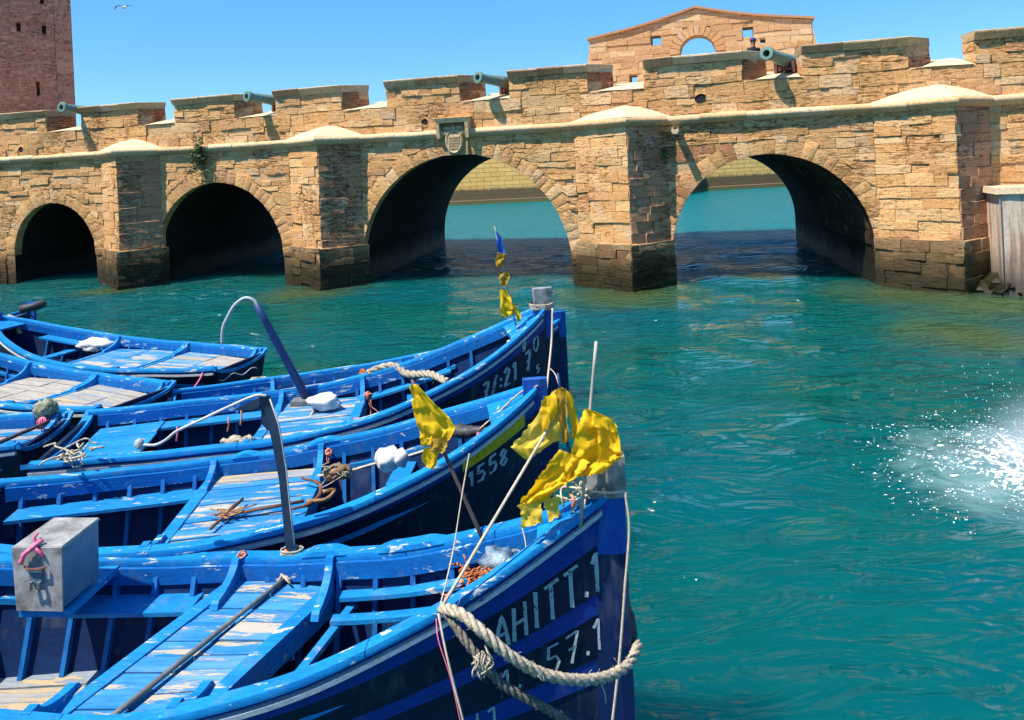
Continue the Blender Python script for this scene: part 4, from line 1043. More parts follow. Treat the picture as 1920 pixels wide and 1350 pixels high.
# third boat, high bow
b3 = Boat([0.34, 9.14, 0.185, 5.64, 1.80, 1.094, 1.01, 0.018, 0.90, 2.697, 0.646], 'fishing_boat', 'high bowed blue boat with tin capped stem and number 7/:21 on side', strakes=STR2, stemcap=.22, stemh=.04)
b3.deck(-3.45, -2.42, 1.0, .10, 9, ('deck_blue2', 'deck_blue2', 'deck_blue'), 1, True, 3)
b3.bench(1, -5.3, -3.6, -.16, .10, .34); b3.bench(-1, -5.3, -3.6, -.20, .10, .30); b3.deck(-5.5, -4.75, .96, .0, 4, ('bench',), 1, False, 4)
b3.bench(1, -2.25, -1.2, -.22, .12, .24); b3.thwart(-1.7, 1.0, .16); b3.floor(-5.2, -1.2, .14, 7)
b3.text('7/:21 7', -1, .835, .955, .775, .885, .032); b3.text('0', -1, .957, .978, .84, .93, .02); b3.text('5', -1, .963, .975, .715, .755, .02)
# boat squeezed behind it
b4 = Boat([0.685, 11.995, 0.307, 5.991, 1.6, 0.722, 0.584, 0.076, 0.613, 1.994, 0.802], 'fishing_boat', 'low blue boat half hidden behind the high bowed boat', strakes=STR2, stemh=.14)
b4.deck(-4.6, -2.6, .60, 0, 9, ('deck_bare', 'deck_wood'), 2, True, 6); b4.bench(1, -5.7, -4.7, -.15, .1, .3); b4.floor(-5.5, -1.5, .12, 6)
# boats at the left, sterns towards the others
b5 = Boat([-10.297, 14.142, 2.799, 5.887, 1.787, 0.805, 0.589, 0.039, 0.681, 2.204, 0.772], 'fishing_boat', 'blue boat farthest left with square dark transom and worn deck', strakes=STR2, ribstep=.34)
b5.deck(-3.95, -2.35, .70, 0, 7, ('deck_blue2', 'deck_blue2', 'deck_blue'), 2, True, 7); b5.deck(-5.78, -4.02, .70, 0, 7, ('deck_wood', 'deck_blue2', 'deck_wood'), 2, True, 8); b5.thwart(-1.5, .72, .22); b5.bench(-1, -2.2, -.9, -.14, .1, .32); b5.floor(-3, -1, .12, 6)
b6 = Boat([-10.497, 12.475, 2.706, 5.584, 1.50, 0.853, 0.668, 0.078, 0.785, 1.837, 0.823], 'fishing_boat', 'boat with pale bare deck boards in the middle of the left group', strakes=STR2)
b6.deck(-3.75, -2.2, .76, 0, 7, ('deck_wood',), 2, True, 9); b6.deck(-5.5, -3.82, .76, 0, 7, ('deck_wood', 'deck_wood', 'deck_bare'), 2, True, 10); b6.floor(-3, -1, .12, 6)
b7 = Boat([-10.6, 8.55, 3.206, 4.7, 1.35, 0.95, 0.8, 0, 0.8, 1.99, 0.8], 'fishing_boat', 'worn boat at the left edge with a round net float on its rail', strakes=STR2)
b7.deck(-4.6, -3.2, .84, 0, 7, ('deck_blue2', 'deck_bare', 'deck_blue'), 1, True, 11); b7.floor(-3.2, -1, .12, 5)
b8 = Boat([-11.0, 16.3, -.30, 5.2, 1.5, .62, .55, .1, .6, 2.0, .8], 'fishing_boat', 'boat at the left edge whose stem carries a black rubber ring', strakes=STR2, stemh=.14)
b8.floor(-4, -1, .12, 5); b8.thwart(-2.2, .8, .22)

# ------------------------------------------------------------------ things on and around the boats
def put(m, name, mats, base, label=None, cat=None, group=None, parent=None, smooth=True, autos=None, kind=None):
    base = Vector(base); m.v = [tuple(Vector(p) - base) for p in m.v]
    o = m.build(name, mats, parent, smooth, autos); o.location = base
    if label: tag(o, label, cat, group, kind)
    elif kind: o['kind'] = kind
    return o
def child(m, name, mats, e, smooth=True, autos=None):
    b = Vector(e.location); m.v = [tuple(Vector(p) - b) for p in m.v]
    return m.build(name, mats, e, smooth, autos)
def rope(label, pts, r, mat='rope', name='mooring_rope', cat='rope', jit=.16, group=None, n=8, seg=8):
    P = smooth_path(pts, n); m = MB(); m.tube(P, r, seg, jit=jit)
    return put(m, name, M[mat], P[0], label, cat, group)
def twisted(label, pts, r, mat='rope', name='mooring_rope', cat='rope'):
    """three-strand rope"""
    P = smooth_path(pts, 14); e = empty(name, P[0]); tag(e, label, cat); L = 0.0; acc = [0.0]
    for a, b in zip(P[:-1], P[1:]): L += (b - a).length; acc.append(L)
    for k in range(3):
        Q = []
        for i, p in enumerate(P):
            d = (P[min(i + 1, len(P) - 1)] - P[max(i - 1, 0)]).normalized(); a = d.cross(Vector((.2, .1, 1))).normalized(); b = d.cross(a)
            ph = acc[i] / (r * 6.5) * 2 * math.pi + k * 2.094; Q.append(p + (a * math.cos(ph) + b * math.sin(ph)) * r * .52)
        Q = smooth_path(Q, 2); m = MB(); m.tube(Q, r * .60, 6, jit=.10); child(m, 'strand', M[mat], e)
    m = MB()
    for i in range(0, len(P), 2):           # stray fibres
        q = P[i] + Vector([random.gauss(0, r * .7) for _ in range(3)]); m.tube([q, q + Vector([random.gauss(0, r * .7) for _ in range(3)])], .0016, 3)
    tag(child(m, 'loose_fibres', M[mat], e), kind='stuff'); return e
def knot(p, r, mat, label, n=4, name='cord_knot', tail=.12):
    m = MB(); p = Vector(p)
    for k in range(n):
        a, b = random.uniform(0, 6.28), random.uniform(.6, 1.2); ax = Vector([random.gauss(0, 1) for _ in range(3)]).normalized(); u = ax.orthogonal().normalized(); v = ax.cross(u)
        m.tube([p + (u * math.cos(t) + v * math.sin(t)) * r * b for t in np.linspace(0, 6.0, 12)], r * .20, 5)
    for k in range(2):
        q = p.copy(); P = [q.copy()]
        for j in range(4): q = q + Vector((random.gauss(0, .3), random.gauss(-.1, .2), -.6)) * tail * .35; P.append(q.copy())
        m.tube(smooth_path(P, 3), r * .13, 5)
    return put(m, name, M[mat], p, label, 'cord', 'knots of coloured cord on the boats')
def cloth(rows, d, amp=.03, fr=3.0, seed=0, nu=20, nv=26, m=None, dz=None):
    """rows: (xl, yl, xr, yr) in photo pixels from top to bottom, draped at distance d with folds in depth"""
    m = m or MB(); rg = random.Random(seed); ph = rg.uniform(0, 6); n = len(rows) - 1; P = []
    for j in range(nv + 1):
        f = j / nv * n; i = min(int(f), n - 1); u = f - i; u = u * u * (3 - 2 * u)
        r = [rows[i][k] * (1 - u) + rows[i + 1][k] * u for k in range(4)]; row = []
        for k in range(nu + 1):
            w = k / nu; x, y = r[0] * (1 - w) + r[2] * w, r[1] * (1 - w) + r[3] * w
            f1 = math.sin(w * fr * 3.1 + j * 4.0 / nv + ph) * .7 + math.sin(w * fr * 5.3 - j * 6.3 / nv + ph * 2) * .35
            nz = mnoise.noise(Vector((w * 4 + seed, j * 5.0 / nv, seed * .7))) + .35 * mnoise.noise(Vector((w * 11 + seed, j * 14.0 / nv, seed * 1.7)))
            dd = d + amp * (f1 * .7 + nz * 1.6) * (0.35 + .65 * j / nv) + (dz(w, j / nv) if dz else 0)
            edge = (rg.uniform(-1.6, 1.6) if k in (0, nu) or j == nv else 0)
            row.append(at(x + edge + nz * 4, y + edge, dd))
        P.append(row)
    m.grid(P); return m
def pole(p, q, r0, r1, mat, e, name='pole', n=6, bend=.0):
    p, q = Vector(p), Vector(q); m = MB()
    P = [p.lerp(q, i / n) + Vector((bend * math.sin(math.pi * i / n), 0, random.uniform(-.002, .002))) for i in range(n + 1)]
    m.tube(P, [r0 + (r1 - r0) * i / n for i in range(n + 1)], 9); return child(m, name, M[mat], e)

# flag at the bow of the nearest boat
e = empty('flag', at(1088, 985, 4.52)); tag(e, 'largest ragged yellow flag on bare stick at the nearest bow', 'flag', 'yellow marker flags')
pole(at(1088, 985, 4.52), at(1118, 640, 4.52), .013, .010, 'pole_wood', e)
child(cloth([(1096, 766, 1108, 768), (1088, 788, 1142, 782), (1080, 815, 1157, 800), (1070, 842, 1166, 845), (1064, 868, 1160, 862), (1055, 898, 1128, 888)], 4.46, .05, 2.2, 3), 'cloth', M['flag'], e)
child(cloth([(1110, 776, 1150, 786), (1118, 800, 1158, 812), (1122, 830, 1167, 852), (1118, 868, 1163, 858)], 4.40, .03, 1.6, 9), 'cloth', M['flag'], e)
child(cloth([(1048, 842, 1106, 866), (1030, 868, 1090, 888), (1008, 898, 1066, 906), (985, 930, 1040, 922), (970, 950, 1030, 938)], 4.44, .045, 2.0, 5), 'cloth', M['flag'], e)
child(cloth([(970, 946, 1016, 940), (976, 962, 1016, 956), (978, 990, 1017, 980)], 4.42, .015, 1.2, 6, 8, 8), 'torn_flap', M['flag2'], e)
child(cloth([(1017, 938, 1050, 930), (1024, 955, 1048, 948), (1030, 980, 1052, 966)], 4.43, .015, 1.2, 8, 8, 8), 'torn_flap', M['flag2'], e)
# flag on the slanting stick
e = empty('flag', at(824, 1146, 4.22)); tag(e, 'torn yellow flag on pale slanting stick between the two front bows', 'flag', 'yellow marker flags')
pole(at(824, 1146, 4.22), at(1046, 772, 4.58), .010, .009, 'rope_thin', e)
pole(at(1070, 868, 4.60), at(1046, 700, 4.60), .011, .008, 'bluepole', e, 'upright_stick')
child(cloth([(1036, 732, 1056, 726), (1016, 760, 1060, 756), (992, 796, 1056, 790), (970, 824, 1050, 822), (958, 838, 1020, 842), (985, 862, 1000, 856)], 4.57, .025, 2.2, 12), 'cloth', M['flag2'], e)
child(cloth([(1020, 744, 1046, 738), (1012, 770, 1044, 770), (1016, 812, 1032, 800)], 4.54, .02, 1.5, 22, 8, 10), 'cloth', M['flag'], e)
child(cloth([(1044, 728, 1062, 728), (1046, 760, 1062, 756), (1050, 800, 1064, 792), (1052, 832, 1066, 828)], 4.55, .02, 2.0, 13, 8, 12), 'cloth', M['flag3'], e)
child(cloth([(1058, 730, 1070, 735), (1064, 756, 1078, 764), (1068, 780, 1086, 800), (1074, 820, 1080, 828)], 4.58, .02, 1.6, 14, 8, 12), 'cloth', M['flag'], e)
# flag on the dark leaning pole
e = empty('flag', at(918, 1040, 4.95)); tag(e, 'yellow flag tied on dark leaning pole in the nearest boat', 'flag', 'yellow marker flags')
pole(at(918, 1040, 4.95), at(772, 712, 5.15), .016, .011, 'pole_dark', e)
child(cloth([(768, 722, 784, 720), (774, 742, 800, 738), (776, 768, 822, 762), (782, 798, 844, 784), (788, 822, 856, 802), (790, 838, 838, 826)], 5.05, .035, 1.8, 31), 'cloth', M['flag'], e)
child(cloth([(800, 824, 838, 820), (804, 840, 836, 838), (812, 848, 832, 850)], 5.02, .02, 2.4, 32, 8, 8), 'cloth', M['flag3'], e)
child(cloth([(796, 838, 822, 842), (790, 858, 820, 858), (796, 872, 812, 882)], 5.06, .02, 2.0, 33, 8, 8), 'torn_flap', M['flag'], e)
# thin flag staff on the high bow
e = empty('flag', at(968, 610, 9.0)); tag(e, 'thin staff with blue pennant above three knotted yellow rags', 'flag', 'yellow marker flags')
pole(at(968, 612, 9.0), at(927, 424, 9.0), .012, .006, 'pole_wood', e)
child(cloth([(928, 434, 932, 434), (931, 450, 941, 450), (932, 470, 946, 468), (934, 478, 950, 476)], 8.97, .03, 1.5, 41, 6, 10), 'pennant', M['flagblue'], e)
child(cloth([(936, 474, 949, 474), (927, 488, 948, 486), (930, 500, 944, 500)], 8.96, .05, 2.5, 42, 8, 8), 'rag', M['flag3'], e)
child(cloth([(938, 508, 954, 512), (936, 522, 956, 520), (938, 536, 950, 534)], 8.96, .05, 2.5, 43, 8, 8), 'rag', M['flag3'], e)
child(cloth([(938, 542, 950, 544), (938, 562, 958, 560), (938, 586, 964, 580), (946, 594, 962, 590)], 8.95, .05, 2.2, 44, 10, 10), 'rag', M['flag'], e)
child(cloth([(960, 568, 966, 570), (964, 585, 974, 584), (970, 606, 978, 598)], 8.97, .03, 1.5, 45, 6, 8), 'rag', M['flag'], e)

# ropes of the nearest boat
twisted('thick pale mooring rope sagging along the nearest bow', [at(828, 1140, 4.24), at(862, 1150, 4.10), at(905, 1185, 4.02), at(960, 1232, 4.02), at(1020, 1264, 4.08), at(1085, 1275, 4.18), at(1140, 1268, 4.32), at(1180, 1243, 4.46), at(1197, 1206, 4.62)], .030)
twisted('dark wet mooring rope hanging below the pale one', [at(838, 1150, 4.20), at(868, 1195, 4.10), at(900, 1236, 4.06), at(940, 1282, 4.06), at(985, 1308, 4.10), at(1040, 1338, 4.14), at(1085, 1372, 4.2)], .024, 'rope_dark')
m = MB()
for k in range(26):
    p = at(908 + random.gauss(0, 8), 1232 + random.gauss(0, 9), 4.03); m.tube(smooth_path([p, p + Vector((random.gauss(0, .02), random.gauss(-.01, .01), -.03)), p + Vector((random.gauss(0, .03), random.gauss(-.01, .015), -.075))], 3), .006, 5)
put(m, 'frayed_knot', M['rope'], at(908, 1238, 4.03), 'frayed tuft of pale rope hanging on the nearest hull', 'rope')
rope('straight pale line hanging beside the nearest stem', [at(1172, 922, 4.47), at(1180, 990, 4.46), at(1172, 1100, 4.45), at(1162, 1230, 4.44), at(1147, 1365, 4.43)], .009, 'rope_thin', 'mooring_line', 'line', .05)
rope('pale cord slanting down the nearest hull to the bottom edge', [at(822, 1150, 4.16), at(838, 1230, 4.06), at(872, 1365, 4.0)], .007, 'rope_thin', 'mooring_line', 'line', .05)
rope('pink cord beside the pale one on the nearest hull', [at(818, 1160, 4.15), at(822, 1200, 4.08), at(846, 1275, 4.04), at(866, 1365, 4.02)], .0035, 'cord_pink', 'mooring_line', 'line', .05)
rope('thin cord from the leaning pole flag down to the nearest rail', [at(880, 850, 4.9), at(866, 930, 4.8), at(852, 1020, 4.7), at(838, 1085, 4.5), at(822, 1148, 4.24)], .005, 'rope_thin', 'mooring_line', 'line', .05)
rope('short pale cord under the torn flap at the nearest bow', [at(978, 985, 4.66), at(984, 1010, 4.6), at(987, 1032, 4.56)], .004, 'rope_thin', 'mooring_line', 'line', .05)
rope('pale cord lashed round the nearest stem below its tin cap', [at(1060, 935, 4.70), at(1085, 918, 4.62), at(1115, 922, 4.53), at(1150, 924, 4.50), at(1173, 921, 4.52)], .008, 'rope_thin', 'lashing', 'line', .05)
m = MB()
for k in range(15):
    c = at(1085 + random.gauss(0, 13), 908 + random.gauss(0, 10), 4.62 + random.gauss(0, .03)); P = [c]
    for j in range(5): P.append(P[-1] + Vector((random.gauss(0, .035), random.gauss(0, .02), random.gauss(-.008, .03))))
    m.tube(smooth_path(P, 4), random.uniform(.005, .009), 6, jit=.15)
put(m, 'rope_bundle', M['rope_thin'], at(1085, 915, 4.62), 'tangled knot of cords at the nearest stem head', 'rope')
m = MB(); m.tube(smooth_path([at(1070, 925, 4.6), at(1076, 938, 4.57), at(1074, 950, 4.58)], 4), .012, 7); put(m, 'red_ribbon', M['cord_red'], at(1073, 938, 4.58), 'small red ribbon hanging at the nearest stem head', 'ribbon')
m = MB(); m.lathe([(0, .01), (.02, .06), (.10, .095), (.22, .10), (.34, .085), (.42, .05), (.44, .01)], 14, (at(1168, 1250, 4.70), (0.02, .02, 1))); put(m, 'rubber_fender', M['rubber'], at(1172, 1262, 4.72), 'black rubber fender hung behind the nearest stem', 'fender')
rope('short line with a knot dangling under the thick pale rope', [at(1124, 1275, 4.26), at(1134, 1300, 4.26), at(1136, 1318, 4.26)], .004, 'rope_thin', 'mooring_line', 'line', .05)
m = MB(); m.blob(at(936, 1056, 4.72), (.13, .11, .085), 3, .35, 5); put(m, 'plastic_bag', simple('bag_plastic', (0.20, 0.30, 0.38), (0.07, 0.10, 0.16), .35, 14, .9, .03), at(936, 1070, 4.72), 'crumpled blue grey plastic bag in the nearest bow', 'bag')
m = MB()
for k in range(34):
    c = at(893 + random.gauss(0, 17), 1084 + random.gauss(0, 8) - random.random() * 8, 4.62 + random.gauss(0, .04)); P = [c]
    for j in range(4): P.append(P[-1] + Vector((random.gauss(0, .03), random.gauss(0, .03), random.gauss(0, .018))))
    m.tube(smooth_path(P, 3), .006, 5)
put(m, 'twine_heap', M['orange'], at(893, 1090, 4.62), 'heap of orange twine in the nearest bow', 'twine')
m = MB()
for k in range(3): m.tube(smooth_path([at(868 - 20 * k, 1096 + 9 * k, 4.5), at(845, 1108 + 6 * k, 4.42), at(822 + 4 * k, 1140, 4.3)], 4), .006, 5, jit=.2)
put(m, 'twine_strand', M['cord_red'], at(845, 1110, 4.42), 'red twine running from the orange heap to the rail', 'twine')
# steel box with padlock plate
bp = Vector((-3.46, 5.06, 1.0)); e = empty('metal_box', bp, R(-6)); tag(e, 'dented grey metal box with pink ribbon on the nearest boat', 'box')
m = MB(); m.hexa([(-.165, 0, .012), (.165, 0, .012), (.165, .38, .012), (-.165, .38, .012), (-.18, .0, .43), (.18, 0, .43), (.18, .38, .44), (-.18, .38, .44)]); m.build('shell', M['tin_blue'], e)
m = MB(); m.hexa([(-.175, -.012, .0), (.175, -.012, .0), (.175, .0, .0), (-.175, .0, .0), (-.19, -.012, .445), (.19, -.012, .445), (.19, 0, .445), (-.19, 0, .445)]); m.build('front_plate', M['tin'], e)
m = MB(); m.hexa([(-.19, -.002, .432), (.19, -.002, .432), (.19, .39, .442), (-.19, .39, .442), (-.182, 0, .45), (.182, 0, .45), (.182, .385, .458), (-.182, .385, .458)]); m.build('lid', M['tin'], e)
m = MB(); m.box((-.0, -.022, .26), (.09, .018, .11)); m.build('hasp', M['tin_blue'], e)
m = MB(); m.tube([(-.08, -.03, .32), (-.05, -.05, .315), (.05, -.05, .315), (.08, -.03, .32)], .008, 6); m.build('handle', M['rust'], e)
m = MB(); m.tube([(-.03, -.04, .22), (-.03, -.045, .16), (.03, -.045, .16), (.03, -.04, .22)], .012, 6); m.build('padlock', M['pole_grey'], e)
m = MB(); m.tube(smooth_path([(-.10, -.03, .44), (-.07, -.04, .50), (-.01, -.03, .55), (.02, .02, .575)], 4), [.017] * 13, 8, jit=.3); m.tube(smooth_path([(-.02, -.03, .55), (.03, -.035, .52), (.055, -.03, .48)], 4), .012, 7, jit=.2); m.tube(smooth_path([(-.01, .0, .56), (-.02, 0, .60), (.0, .01, .625)], 3), .010, 7)
put(m, 'pink_ribbon', M['cord_pink'], (0, 0, .54), 'pink knotted ribbon tied on the metal box lid', 'ribbon'); bpy.data.objects['pink_ribbon'].location = bp + Vector((0, 0, .45))
# bare pole lying on the nearest deck
e = empty('pole', b1.lap(-3.2, -.62, .88)); tag(e, 'grey weathered pole lying across the nearest deck', 'pole')
pole(b1.lap(-3.02, -.78, .885), b1.lap(-2.48, .74, .885), .020, .015, 'pole_grey', e, 'shaft')
m = MB(); c = b1.lap(-2.485, .72, .89)
for k in range(7): m.tube(smooth_path([c + Vector((random.gauss(0, .03), random.gauss(0, .03), .0)), c + Vector((random.gauss(0, .03), 0, .03)), c + Vector((random.gauss(0, .04), random.gauss(0, .03), -.005))], 3), .008, 5)
child(m, 'binding', M['rope'], e)
# bent rudder arm standing on the far rail of the nearest boat
e = empty('rudder_arm', at(546, 1048, 5.62)); tag(e, 'tall bent slate coloured post with curved arm on nearest boat', 'post')
m = MB(); d = 5.62
P = [(548, 1052), (540, 980), (531, 900), (519, 830), (506, 770), (497, 740)]; wd = [10, 9, 8, 9, 10, 10]
rings = []
for (x, y), w in zip(P, wd): rings.append([at(x - w, y, d), at(x + w, y + 2, d), at(x + w, y + 2, d + .05), at(x - w, y, d + .05)])
m.sweep(rings); child(m, 'post', M['slate'], e, False)
m = MB()
for Q in ([(487, 746), (506, 742), (521, 800), (515, 811), (500, 806), (492, 796), (489, 768)], [(438, 768), (489, 744), (490, 768), (452, 770)]):
    m.sweep([[at(x, y, d + .045) for x, y in Q], [at(x, y, d + .012) for x, y in Q]])
child(m, 'blade', M['slate'], e, False)
m = MB(); m.tube(smooth_path([at(500, 742, d - .01), at(478, 742, d - .02), at(430, 762, d - .04), at(375, 788, d - .08), at(332, 808, d - .10), at(312, 824, d - .11), at(292, 834, d - .12), at(268, 834, d - .12)], 6), .011, 8); child(m, 'curved_arm', M['hose'], e)
m = MB(); m.tube([at(506, 748, d - .02), at(524, 800, d - .025), at(537, 880, d - .025), at(545, 960, d - .025), at(552, 1020, d - .025)], .006, 6); child(m, 'edge_pipe', M['hose'], e)
m = MB(); m.blob(at(262, 833, d - .12), (.035, .03, .045), 2, .2); child(m, 'knob', M['hose'], e)
for i, (x, y, w) in enumerate(((452, 770, 'cord_red'), (428, 782, 'cord_red'), (332, 800, 'cord_pink'))):
    m = MB(); p = at(x, y, d - .06); m.tube(smooth_path([p, p + Vector((.005, -.01, -.05)), p + Vector((-.01, 0, -.11))], 4), .007, 5, jit=.3); child(m, 'cord_tie', M[w], e)
m = MB(); p = at(548, 1040, 5.60)
for k in range(5): m.tube([p + Vector((math.cos(t) * .085, math.sin(t) * .05, -.03 + k * .018)) for t in np.linspace(0, 6.28, 14)], .009, 5, jit=.2)
child(m, 'lashing', M['rope'], e)
knot(b1.lap(-2.86, .80, 1.02), .03, 'cord_red', 'red cord knot on the far rail left of the bent post', 5)
knot(b1.lap(-2.52, .82, 1.02), .028, 'cord_red', 'red cord knot at the foot of the bent post', 4)
knot(b1.lap(-2.0, .72, .90), .024, 'cord_red', 'small red knot on the knee right of the bent post', 3)
knot(b1.lap(-3.0, -.72, .90), .035, 'orange', 'orange twine knot on the near end of the nearest deck', 6)

# second boat: anchor, floats, cords
e = empty('anchor', b2.lap(-2.6, -.15, .93)); tag(e, 'rusty iron anchor lying on the second boat deck', 'anchor')
zc = .94
m = MB(); m.tube([b2.lap(-2.95, -.20, zc), b2.lap(-2.25, -.14, zc + .03)], .016, 8); child(m, 'shank', M['rust'], e)
m = MB(); m.tube([b2.lap(-2.84, .06, zc + .02), b2.lap(-2.99, -.44, zc + .01)], .014, 8); child(m, 'stock', M['rust'], e)
m = MB(); m.tube(smooth_path([b2.lap(-2.34, .30, zc + .06), b2.lap(-2.16, .16, zc + .05), b2.lap(-2.12, -.06, zc + .04), b2.lap(-2.20, -.22, zc + .03), b2.lap(-2.34, -.30, zc + .04)], 6), [.012] * 5 + [.02] * 15 + [.012] * 5, 8); child(m, 'flukes', M['rust'], e)
m = MB()
for k in range(16):
    c = b2.lap(-2.92 + random.gauss(0, .04), -.19 + random.gauss(0, .04), zc + .01); m.tube(smooth_path([c, c + Vector((random.gauss(0, .05), random.gauss(0, .05), random.uniform(0, .03))), c + Vector((random.gauss(0, .09), random.gauss(0, .07), 0))], 3), .006, 5)
child(m, 'rope_binding', M['foam_brown'], e)
m = MB(); m.tube(smooth_path([b2.lap(-2.1, -.02, zc + .04), b2.lap(-2.0, .04, zc + .02), b2.lap(-2.06, -.14, zc + .02), b2.lap(-2.22, -.20, zc + .05)], 5), .02, 7, jit=.1); child(m, 'ring', M['foam_brown'], e)
e = empty('float_line', at(600, 890, 6.95)); tag(e, 'white foam float on a pale line across the second boat', 'float')
m = MB(); m.tube(smooth_path([at(596, 892, 6.95), at(650, 884, 6.9), at(700, 870, 6.85), at(760, 856, 6.8), at(818, 838, 6.6)], 6), .012, 7, jit=.1); child(m, 'line', M['rope_thin'], e)
m = MB(); m.blob(at(728, 860, 6.82), (.12, .10, .11), 3, .18, 3); m.blob(at(752, 858, 6.80), (.07, .08, .09), 2, .2, 4); child(m, 'foam_float', M['foam_white'], e)
m = MB(); c = at(632, 886, 6.85); m.box(c, (.24, .10, .10), Matrix.Rotation(R(10), 3, 'Z')); m.blob(c + Vector((0, -.02, .03)), (.12, .05, .05), 2, .4); child(m, 'cork_block', M['foam_brown'], e)
m = MB()
for k in range(18):
    c = at(632 + random.gauss(0, 16), 880 + random.gauss(0, 6), 6.80); m.tube(smooth_path([c, c + Vector((random.gauss(0, .06), random.gauss(0, .02), random.gauss(0, .04))), c + Vector((random.gauss(0, .08), random.gauss(0, .02), random.gauss(-.03, .03)))], 3), .005, 5)
child(m, 'net_wrap', M['rope'], e)
m = MB(); P = smooth_path([b2.lap(-.95, .30, 1.35), b2.lap(-.72, .12, 1.36), b2.lap(-.52, -.02, 1.42)], 6); m.tube(P, [.02, .035, .05, .06, .065, .065, .06, .06, .055, .05, .04, .03, .02], 9, jit=.2); put(m, 'dark_net_roll', M['rubber'], P[0], 'black rolled net in the second boat bow', 'net')
rope('pale cord from the black net roll up to the second stem', [b2.lap(-.6, .0, 1.42), b2.lap(-.4, -.02, 1.58), b2.lap(-.18, .0, 1.74), b2.lap(-.02, -.05, 1.80)], .010, 'rope', 'mooring_line', 'line')
knot(b2.lap(-2.13, .72, 1.06), .035, 'cord_red', 'red brown cord knot on the far knee of the second boat', 6)
knot(at(592, 826, 7.75), .035, 'orange', 'orange cord knot between the second and high bowed boats', 4)
knot(b2.lap(-.62, -.10, 1.40), .025, 'cord_pink', 'pinkish cord knot in the second boat bow', 4)
rope('reddish cord tying the second boat to the high bowed boat', [at(596, 824, 7.75), at(620, 812, 7.9), at(650, 796, 8.05), at(668, 786, 8.1)], .012, 'rope_thin', 'mooring_line', 'line', .2)
knot(at(668, 788, 8.12), .03, 'cord_pink', 'pink cord knot on the near rail of the high bowed boat', 5)

# high bowed boat
e = empty('hose_pole', at(578, 748, 9.3)); tag(e, 'leaning dark blue pole with white hose arching from its top', 'pole')
pole(at(578, 752, 9.3), at(481, 570, 9.1), .055, .045, 'bluepole', e)
m = MB(); m.tube(smooth_path([at(482, 572, 9.08), at(474, 562, 9.08), at(458, 559, 9.08), at(440, 572, 9.08), at(428, 592, 9.08), at(418, 615, 9.08), at(416, 645, 9.08)], 6), .020, 8); child(m, 'hose', M['hose'], e)
m = MB(); c = at(570, 752, 9.25); m.box(c, (.30, .20, .05)); m.box(c + Vector((-.1, 0, -.12)), (.07, .12, .24)); child(m, 'bracket', M['pole_grey'], e, False)
m = MB(); c = at(606, 752, 8.95); m.blob(c, (.20, .14, .10), 3, .20, 3); put(m, 'fuel_can', M['foam_white'], c, 'white plastic bundle on the high bowed boat deck', 'bundle')
e = empty('paddle_stick', at(568, 812, 8.4)); tag(e, 'two thin sticks lying on the high bowed boat deck', 'stick')
pole(at(566, 812, 8.42), at(590, 766, 8.95), .016, .016, 'pole_wood', e, 'stick'); pole(at(572, 813, 8.42), at(596, 768, 8.95), .013, .013, 'pole_dark', e, 'stick')
twisted('thick pale rope draped over the far rail of the high bow', [at(690, 700, 9.55), at(712, 690, 9.6), at(738, 686, 9.6), at(760, 700, 9.5), at(780, 702, 9.4), at(808, 702, 9.2), at(838, 716, 8.95)], .045)
m = MB()
for k in range(7):
    c = at(442 + random.gauss(0, 7), 828 + random.gauss(0, 3), 7.78); m.tube([c + Vector((math.cos(t) * .07, math.sin(t) * .05, math.sin(t * 2 + k) * .025)) for t in np.linspace(0, 6.28, 14)], .026, 7, jit=.15)
m.tube(smooth_path([at(442, 830, 7.72), at(442, 845, 7.70), at(443, 858, 7.72)], 4), .045, 8, jit=.15)
put(m, 'rope_coil', M['rope'], at(442, 850, 7.74), 'beige rope coil hung over the near rail of high bowed boat', 'rope')
knot(at(690, 742, 9.1), .05, 'cord_red', 'red cord knot on the beam of the high bowed boat', 7, tail=.3)
knot(at(680, 700, 9.75), .05, 'orange', 'orange cord knot on the far rail of the high bowed boat', 5)
rope('white line hanging from the high stem to the second boat', [at(1036, 578, 9.05), at(1034, 640, 8.9), at(1028, 700, 8.5), at(1020, 775, 7.6)], .013, 'rope_thin', 'mooring_line', 'line', .05)
rope('cord hanging from the high stem down to the torn flag', [at(1028, 688, 8.6), at(1040, 700, 7.5), at(1050, 726, 4.62)], .006, 'rope_thin', 'mooring_line', 'line', .05)
m = MB(); p = b3.lap(-.06, 0, 2.12)
for k in range(4): m.tube([p + Vector((math.cos(t) * .15, math.sin(t) * .08, k * .016 + .012 * math.sin(t))) for t in np.linspace(0, 6.28, 16)], .012, 5, jit=.2)
put(m, 'lashing', M['rope'], p, 'rope lashing round the high stem below its tin cap', 'rope')
m = MB(); c = at(957, 655, 8.85); m.blob(c, (.07, .06, .12), 2, .1); put(m, 'small_float', M['foam_white'], c, 'small white float hanging inside the high bow', 'float')
m = MB(); c = at(980, 648, 8.72); m.blob(c, (.045, .045, .09), 2, .15); m.tube([at(980, 640, 8.72), at(977, 618, 8.8)], .006, 5); put(m, 'cork_float', M['rope'], c, 'beige cork float hanging outside the high bow', 'float')

